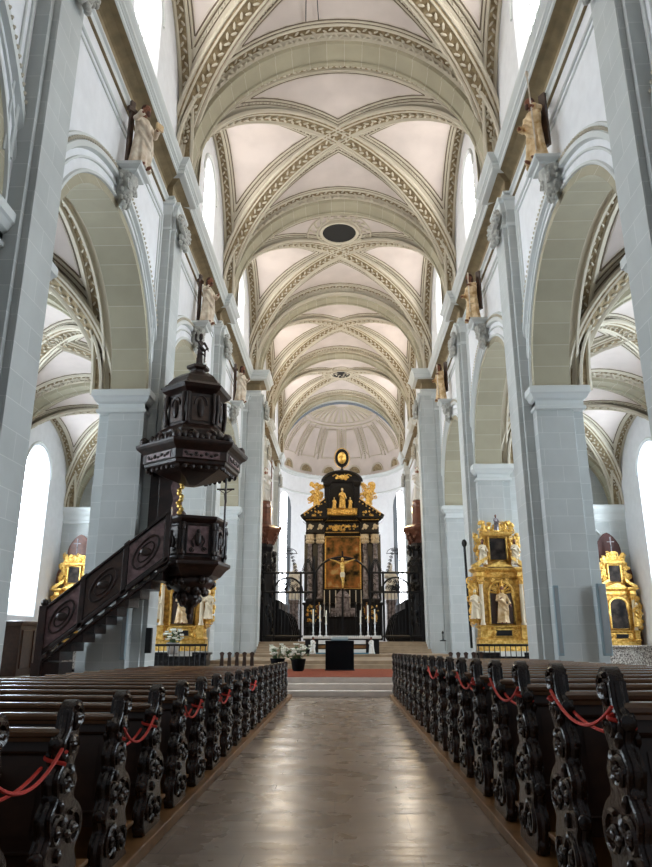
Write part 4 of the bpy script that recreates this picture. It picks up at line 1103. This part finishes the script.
# ---- people's altar with candles
r = empty('choir_altar_table', (0, 35.5, .86), 'low altar table with a pale slab and relief between two kneeling angels', 'altar')
m = MB(); m.stack(-1.92, 1.92, -.45, .45, [(-.05, .70), (0, .74), (0, .80), (-.02, .82)]); m.build('slab', STEP, r)
m = MB(); m.box(-1.8, 1.8, -.3, .4, 0, .7); m.build('body', BLK, r)
m = MB(); m.box(-1.15, 1.15, -.42, -.3, .06, .22); m.box(-1.15, 1.15, -.42, -.3, .46, .64); m.build('white_relief', WHC, r, bevel=.01)
m = MB(); m.box(-1.15, 1.15, -.4, -.3, .26, .40); m.build('red_relief_band', OAK, r)
m = MB(); m.box(-1.5, 1.6, -.44, -.3, 0, .06); m.build('blue_base_cloth', BLUEC, r)
m = MB()
for i in range(38): m.box(-1.88 + .1 * i, -1.83 + .1 * i, -.48, -.45, .72, .86)
m.build('lace_edge', WHC, r)
for t in (-1, 1):
    a_, h_ = statue('kneeling_angel', (t * 1.42, 35.0, .86), -t * .9, .78, 'small white kneeling angel at the %s end of the low altar table' % ('left' if t < 0 else 'right'), 'statue', None, ((.26, -.15, 1.1, .06, -.35, 1.25), (.26, -.15, 1.1, .06, -.35, 1.25)), (WHST, SKIN, HAIR), 3, 1.35, .018)
def candle(loc, H, lab, group, first=None):
    if first: return dup(first, loc, lab)
    r = empty('candlestick', loc, lab, 'candle', group)
    m = MB(); m.lathe((0, 0, 0), [(.11, 0), (.11, .03), (.04, .07), (.035, .14), (.06, .18), (.025, .22), (.025, H * .45), (.06, H * .47), (.07, H * .5), (.02, H * .5)], 10); m.build('holder', SILV, r, smooth=40)
    m = MB(); m.lathe((0, 0, 0), [(.035, H * .5), (.033, H)], 10); cw = m.build('candle', WAX, r, smooth=40)
    m = MB(); m.tube([(0, 0, H), (0, 0, H + .03)], .005, 4); m.build('wick', BLK, cw)
    return r
f0 = None
for i, (x, h) in enumerate(((-1.42, 1.3), (-1.08, 1.5), (-.78, 1.25), (.92, 1.25), (1.28, 1.5), (1.62, 1.3))):
    lab = '%s of the six white candles on the low altar table, counted from the left' % ORD[i]
    c_ = candle((x, 35.45, 1.67), 1.3, lab, 'candles on the low altar table', f0); f0 = f0 or c_
    c_.scale = (1, 1, h / 1.3)

# ---- choir grille
gr = empty('choir_grille', (0, 39.5, 1.45), 'black wrought iron choir grille with arched centre and crested side arches', 'grille')
m = MB()
for x, h in ((-4.3, 3.7), (-3.75, 3.7), (-2.3, 3.75), (-1.55, 4.6), (-.75, 2.1), (0, 2.3), (.75, 2.1), (1.55, 4.6), (2.3, 3.75), (3.75, 3.7), (4.4, 3.7)): m.tube([(x, 0, 0), (x, 0, h)], .06 if abs(x) > 1 else .03, 6)
m.build('main_post', IRON, gr)
m = MB()
for z in (3.68, 2.62, .25): 
    for sg in (-1, 1): m.tube([(sg * 4.4, 0, z), (sg * 1.55, 0, z)], .06, 6)
m.tube([(1.55 * cos(PI * i / 20), 0, 3.3 + 1.25 * sin(PI * i / 20)) for i in range(21)], .06, 6)
for sg in (-1, 1): m.tube([(sg * 3.0 + .8 * cos(PI * i / 16), 0, 2.62 + .8 * sin(PI * i / 16)) for i in range(17)], .05, 6)
m.build('rails_and_arches', IRON, gr)
m = MB()
for i in range(46):
    x = -4.3 + i * .19
    if abs(x) > .1: m.tube([(x, 0, .25), (x, 0, 2.6 if abs(x) > 1.6 else 1.5)], .016, 4)
m.build('bars', IRON, gr)
rnd = random.Random(12); fxz = lambda a, b: (a, 0, b)
for sg in (-1, 1):
    m = MB()
    for i in range(26):
        a = rnd.uniform(0, PI); q = rnd.uniform(.1, .66); spiral(m, fxz, (sg * 3.0 + q * cos(a), 2.68 + q * sin(a)), .12, 1.3, .022, rnd.uniform(0, 6), rnd.choice((-1, 1)), 0, 10)
    for x in (1.9, 3.0, 4.1):
        h = 1.5 if x == 3.0 else .8
        m.tube([(sg * x, 0, 3.68), (sg * x, 0, 3.68 + h)], .018, 5)
        for j in range(7):
            z = 3.78 + j * h / 8; w = .42 * (1 - j / 8) if x == 3 else .24 * (1 - j / 8)
            for t in (-1, 1): spiral(m, fxz, (sg * x + t * w, z), .1, 1.3, .022, 0 if t > 0 else PI, t, 0, 10)
    m.tube([(sg * 3.0 + .45 * cos(PI * i / 10), 0, 4.75 + .3 * sin(PI * i / 10)) for i in range(11)], .018, 5)
    m.tube([(sg * 3.0 - .5, 0, 4.75), (sg * 3.0 + .5, 0, 4.75)], .018, 5)
    for i in range(8): spiral(m, fxz, (sg * (1.75 + .07 * (i % 2)), .5 + i * .42), .12, 1.3, .022, i, sg, 0, 10)
    m.build('scrollwork', IRON, gr)
# crucifix on the grille
cr = empty('choir_crucifix', (.04, 39.2, 3.0), 'golden crucified figure above the centre of the choir grille', 'crucifix')
m = MB(); m.box(-.05, .05, 0, .06, -1.6, 3.3); m.box(-.78, .78, 0, .06, 2.78, 2.88); m.build('cross', BLK, cr)
m = MB(); m.tube([(0, -.06, 1.25), (.03, -.13, 1.6), (0, -.08, 1.95), (0, -.1, 2.2), (0, -.1, 2.55), (0, -.08, 2.66)], [.05, .075, .1, .1, .14, .07], 8)
m.ball((0, -.13, 2.82), (.09, .1, .12), 8, 6)
for sg in (-1, 1): m.tube([(sg * .08, -.1, 2.58), (sg * .4, -.08, 2.74), (sg * .72, -.05, 2.84)], [.055, .045, .03], 7)
m.build('body', GOLD, cr, remesh=.025)
m = MB(); m.lathe((0, -.09, 0), [(.12, 1.85), (.14, 2.05), (.11, 2.12)], 10); m.build('loincloth', IVO, cr)

# ---- choir stalls and carved towers
for s in (-1, 1):
    side = SIDE[s]
    r = empty('choir_stalls', (s * 4.0, 46.6, 1.45), 'dark carved choir stalls along the %s wall of the choir' % side, 'choir stalls')
    m = MB(); m.box(-s * .7, s * .9, -3.6, 4, 0, 1.0); m.box(-s * .2, s * .9, -3.6, 4, 1.0, 2.4); m.build('bench', BLK, r, bevel=.02)
    for i in range(5):
        m = MB(); m.prism(smooth_poly([(-s * .9, 0), (-s * .85, 1.2), (-s * .5, 1.75), (-s * .1, 1.9), (s * .3, 2.1), (s * .8, 2.5), (s * .9, 0)], 4), lambda a, b, d: (a, -3.6 + i * 1.8 + d, b), -.08, .08); m.build('stall_end', BLK, r)
    t = MB(); X0 = s * 4.6
    t.lathe((0, 0, 0), [(.75, 0), (.75, 4.2), (.85, 4.4), (.6, 4.5), (.55, 5.3), (.7, 5.6), (.62, 5.8)], 8, PI / 8)
    rr = empty('carved_choir_tower', (X0, 41.2, 1.45), 'tall dark carved tower with flaring red brown top at the %s choir wall' % side, 'reredos')
    rr.scale = (.85, .85, .95); t.build('shaft', BLK, rr)
    t = MB(); t.lathe((0, 0, 0), [(.6, 5.7), (.65, 5.95), (.9, 6.35), (1.15, 6.6), (1.2, 6.75), (1.05, 6.82), (.5, 7.0), (.45, 7.4), (.5, 8.1), (.4, 8.3), (.4, 8.5)], 8, PI / 8)
    t.build('flared_crown', REDW, rr)
    t = MB(); rnd = random.Random(30 + s)
    for i in range(120):
        a = rnd.uniform(0, 2 * PI); z = rnd.uniform(.5, 5.6); t.ball((.78 * cos(a), .78 * sin(a), z), (.13, .13, .17), 6, 4)
    t.build('carving', BLK, rr, smooth=50)
    t = MB()
    for i in range(40):
        a = rnd.uniform(0, 2 * PI); z = rnd.uniform(5.8, 6.8); q = .65 + (z - 5.8) * .45; t.ball((q * cos(a), q * sin(a), z), (.12, .12, .12), 6, 4)
    t.build('crown_carving', REDW, rr, smooth=50)
    statue('choir_saint', (X0, 41.2, 9.55), 0, 2.0, 'white statue on top of the carved tower at the %s choir wall' % side, 'statue', None, ((.26, -.15, 1.15, .1, -.3, 1.25), (.3, -.1, 1.1, .3, -.25, 1.1)), (WHST, WHST, SKIN), 6 + s, .8, .03)
    m = MB(); m.tube([(X0 + .35, 41.1, 9.55), (X0 + .35, 41.1, 12.3)], .035, 5); tag(m.build('processional_staff', REDW), 'thin staff standing beside the white statue on the %s choir tower' % side, 'staff')

# ---- high altar
ha = empty('high_altar', (.03, 54, 1.5), 'monumental black and gold high altar with a large painting in the apse', 'altar')
def hm(): return MB()
m = hm(); m.stack(-2.95, 2.95, -.5, 1.2, [(0, 0), (0, 2.5), (.08, 2.6), (.1, 2.7), (.02, 2.75)]); m.stack(-1.6, 1.6, -.8, 0, [(0, 0), (0, 1.5), (.06, 1.6), (0, 1.7)])
m.build('base', BLK, ha, bevel=.02)
for sg in (-1, 1):
    m = hm(); m.stack(sg * 1.5, sg * 2.75, -.75, .5, [(0, 1.0), (0, 2.7), (.06, 2.78), (.08, 2.9), (0, 3.0)]); m.build('pedestal', BLK, ha, bevel=.02)
    m = hm(); filigree(m, sg * 1.6, sg * 2.65, 1.3, 2.5, -.78, 30, 70 + sg, .16); m.build('pedestal_ornament', GOLD, ha, smooth=50)
    for x in (1.72, 2.5):
        c = hm(); c.lathe((sg * x, -.4, 0), [(.26, 3.0), (.28, 3.08), (.22, 3.2), (.2, 3.3), (.21, 4.5), (.19, 6.0), (.17, 7.1), (.2, 7.14)], 16); cp = c.build('column', COLM, ha, smooth=40)
        c = hm(); c.lathe((sg * x, -.4, 0), [(.18, 7.12), (.24, 7.4), (.33, 7.75), (.34, 7.85)], 12)
        for j in range(10):
            for zz in (7.3, 7.55): c.ball((sg * x + .27 * cos(j * PI / 5 + zz), -.4 + .27 * sin(j * PI / 5 + zz), zz), (.08, .08, .12), 6, 5)
        c.build('column_capital', IVO, cp, smooth=50)
        c = hm(); c.ball((sg * x, -.72, 8.45), (.14, .12, .2), 8, 6); filigree(c, sg * x - .22, sg * x + .22, 8.25, 8.6, -.72, 7, 90, .1); c.build('cherub_head', IVO, ha, smooth=50)
m = hm(); m.box(-1.5, 1.5, -.1, 1, 2.7, 8.0); m.box(-2.95, -1.3, -.05, .8, 2.9, 7.9); m.box(2.95, 1.3, -.05, .8, 2.9, 7.9); m.build('back_wall', BLK, ha)
m = hm(); m.box(-1.25, 1.3, -.16, -.1, 3.85, 7.6); m.build('main_painting', PNT1, ha)
m = hm(); m.tube([(-1.32, -.2, 3.78), (1.37, -.2, 3.78), (1.37, -.2, 7.7), (-1.32, -.2, 7.7)], .075, 6, True); m.build('picture_frame', GOLD, ha)
lv = [(0, 7.85), (.05, 7.95), (0, 8.0), (0, 8.75), (.08, 8.82), (.14, 8.86), (.3, 9.0), (.34, 9.08), (.3, 9.16)]
m = hm(); m.stack(-1.45, 1.45, -.3, .8, lv)
for sg in (-1, 1): m.stack(sg * 1.42, sg * 2.8, -.72, .6, lv)
m.build('entablature', BLK, ha, bevel=.015)
m = hm()
for sg in (-1, 1):
    for i in range(12): m.ball((sg * (1.55 + .11 * i), -.92, 8.93), .05, 6, 4)
for i in range(24): m.ball((-1.35 + .117 * i, -.5, 8.93), .05, 6, 4)
filigree(m, -1.2, 1.2, 8.2, 8.6, -.33, 34, 75, .15); m.tube([(-1.3, -.34, 8.02), (1.3, -.34, 8.02)], .04, 5); m.build('gilt_frieze', GOLD, ha, smooth=50)
m = hm()
for sg in (-1, 1):
    m = hm(); m.prism([(sg * 3.2, 9.15), (sg * 3.25, 9.3), (sg * 1.25, 10.75), (sg * 1.2, 9.15)], lambda x, z, d: (x, d, z), -.85, .3)
    m.build('pediment_wing', BLK, ha, bevel=.02)
for sg in (-1, 1):
    m = hm(); m.tube([(sg * 3.0, -.9, 9.4), (sg * 1.35, -.9, 10.6)], .05, 5)
    for i in range(7): m.ball((sg * (2.9 - .26 * i), -.92, 9.3 + .17 * i), .07, 6, 4)
    filigree(m, sg * 1.5, sg * 2.3, 9.25, 9.6, -.88, 8, 78, .12); filigree(m, sg * 1.45, sg * 2.6, 10.6, 11.9, -.3, 40, 79 + sg, .24)
    m.build('pediment_gilding', GOLD, ha, smooth=50)
m = hm(); m.box(-1.4, 1.4, -.35, .7, 9.15, 12.0)
P = [(1.5 * cos(a), 12.0 + .85 * sin(a)) for a in [PI * i / 16 for i in range(17)]]
m.prism(P, lambda x, z, d: (x, d, z), -.5, .7); m.tube([(x * 1.03, -.5, z) for x, z in P], .12, 8)
for sg in (-1, 1): m.stack(sg * .95, sg * 1.4, -.6, .2, [(.05, 9.2), (.05, 9.5), (-.02, 9.55), (-.02, 11.6), (.06, 11.75), (.1, 11.95), (.08, 12.05)])
m.build('upper_storey', BLK, ha, bevel=.02)
m = hm(); P = [(.82 * cos(a), 11.2 + .5 * sin(a)) for a in [PI * i / 12 for i in range(13)]] + [(-.82, 10.1), (.82, 10.1)]
m.prism(P, lambda x, z, d: (x, d, z), -.40, -.36); m.build('upper_niche', HOLE, ha)
m = hm(); m.stack(-1.15, 1.15, -.75, -.4, [(0, 9.3), (.04, 9.36), (0, 9.4), (0, 9.75), (.05, 9.8), (0, 9.85)]); filigree(m, -1.1, 1.1, 9.4, 9.75, -.78, 26, 81, .14); m.build('gilt_ledge', GOLD, ha, smooth=50)
m = hm(); filigree(m, -.45, .45, 12.2, 12.55, -.52, 14, 82, .16); m.ball((0, -.55, 12.35), (.22, .1, .22), 8, 6)
for sg in (-1, 1): m.tube([(sg * .1, -.52, 12.35), (sg * .5, -.52, 12.6), (sg * .75, -.52, 12.45)], .05, 5)
m.build('upper_gilding', GOLD, ha, smooth=50)
m = hm(); m.lathe((0, 0, 0), [(.16, 12.8), (.1, 12.95), (.14, 13.1), (.07, 13.2), (.1, 13.35)], 10)
P = [(.5 * cos(2 * PI * i / 24), 14.05 + .72 * sin(2 * PI * i / 24)) for i in range(24)]
m.prism(P, lambda x, z, d: (x, d, z), -.05, .05); m.tube([(x, -.05, z) for x, z in P], .045, 6, True); m.build('oval_medallion', BLK, ha, smooth=50)
m = hm(); m.tube([(x * 1.2, 0, 14.05 + (z - 14.05) * 1.15) for x, z in P], .04, 6, True); m.ball((0, -.08, 14.05), (.34, .1, .5), 10, 8); m.ball((0, -.14, 14.3), (.16, .1, .16), 8, 6); m.ball((0, -.16, 13.9), (.22, .1, .24), 8, 6)
m.build('gilt_relief', GOLD, ha, smooth=60)
m = hm(); m.box(-.9, .9, -1.1, -.7, 1.7, 2.3); m.stack(-.5, .5, -1.2, -.7, [(0, 2.3), (0, 3.0), (.08, 3.1), (-.3, 3.6), (-.4, 3.7)]); filigree(m, -.85, .85, 1.75, 2.2, -1.12, 18, 84, .12); m.build('tabernacle', COLM, ha, smooth=35)
for i, (x, z, H, mm, lab) in enumerate(((0, 11.35, 1.55, GM, 'golden seated figure in the upper niche of the high altar'), (-.62, 11.3, .9, GM, 'small golden angel left of the upper niche figure of the high altar'), (.62, 11.3, .9, GM, 'small golden angel right of the upper niche figure of the high altar'),
        (-2.0, 11.55, 1.5, GM, 'golden angel on the left slope of the high altar pediment'), (2.05, 11.55, 1.5, GM, 'golden angel on the right slope of the high altar pediment'),
        (-3.62, 4.4, 2.6, (WHST, WHST, WHST), 'white statue left of the high altar columns'), (3.6, 4.4, 2.6, (WHST, WHST, WHST), 'white statue right of the high altar columns'))):
    small_statue(x + .03, 53.35 if i < 3 else 53.2, z, H, lab, mm, 30 + i, wide=1.1)
for t in (-1, 1):
    m = MB(); m.stack(t * 3.3 , t * 3.95, 53.0, 54.0, [(0, 1.43), (0, 4.1), (.06, 4.2), (.08, 4.35), (0, 4.4)])
    tag(m.build('statue_pedestal', COLM, bevel=.02), 'veined marble pedestal under the white statue %s of the high altar' % ('left' if t < 0 else 'right'), 'pedestal')
f0 = None
for i, x in enumerate((-1.35, -.95, -.5, .55, 1.0, 1.4)):
    lab = '%s of the six tall candles on the high altar step, counted from the left' % ORD[i]
    c_ = candle((x, 53.0, 3.2), 1.9, lab, 'tall candles of the high altar', f0); f0 = f0 or c_
for i, x in enumerate((-1.75, 1.8)):
    small_statue(x, 53.1, 3.25, .95, 'red brown bust figure %s of the high altar candles' % ('left' if i == 0 else 'right'), (REDW, SKIN, GOLD), 50 + i)
WORLD, WIN, WINU, WINA, EXPO = 0.16, 18.0, 16.5, 7.5, 0.45

# ------------------------------------------------------------------ camera, light
f_, pitch, yaw, cx_ = 693.2345, .291, -.0249, .0957
fwd = Vector((sin(yaw) * cos(pitch), cos(yaw) * cos(pitch), sin(pitch))); rt = Vector((cos(yaw), -sin(yaw), 0)); upv = rt.cross(fwd)
cam = bpy.data.cameras.new('camera'); co_ = bpy.data.objects.new('camera', cam); COL.objects.link(co_)
M = Matrix((rt, upv, -fwd)).transposed().to_4x4(); M.translation = Vector((cx_, 0, 1.457)); co_.matrix_world = M
cam.sensor_fit = 'HORIZONTAL'; cam.sensor_width = 36; cam.lens = 36 * f_ / 652; cam.clip_end = 300; cam.clip_start = .05
S.camera = co_
W = bpy.data.worlds.new('sky'); S.world = W; W.use_nodes = True
W.node_tree.nodes['Background'].inputs[0].default_value = (.80, .90, 1.0, 1); W.node_tree.nodes['Background'].inputs[1].default_value = WORLD
for m_, k_ in ((GLS, WIN), (GLU, WINU), (GLA, WINA)): m_.node_tree.nodes['Principled BSDF'].inputs['Emission Strength'].default_value = k_
for x_ in (-3.6, 3.7):
    ld = bpy.data.lights.new('choir_lamp', 'POINT'); ld.energy = 260; ld.color = (1, .72, .38); ld.shadow_soft_size = .3
    lo = bpy.data.objects.new('choir_lamp', ld); lo.location = (x_, 43.5, 9.5); COL.objects.link(lo)
S.view_settings.view_transform = 'Standard'; S.view_settings.look = 'None'; S.view_settings.gamma = 1; S.view_settings.exposure = EXPO
S.cycles.max_bounces = 10; S.cycles.diffuse_bounces = 7; S.cycles.glossy_bounces = 4; S.cycles.sample_clamp_indirect = 8
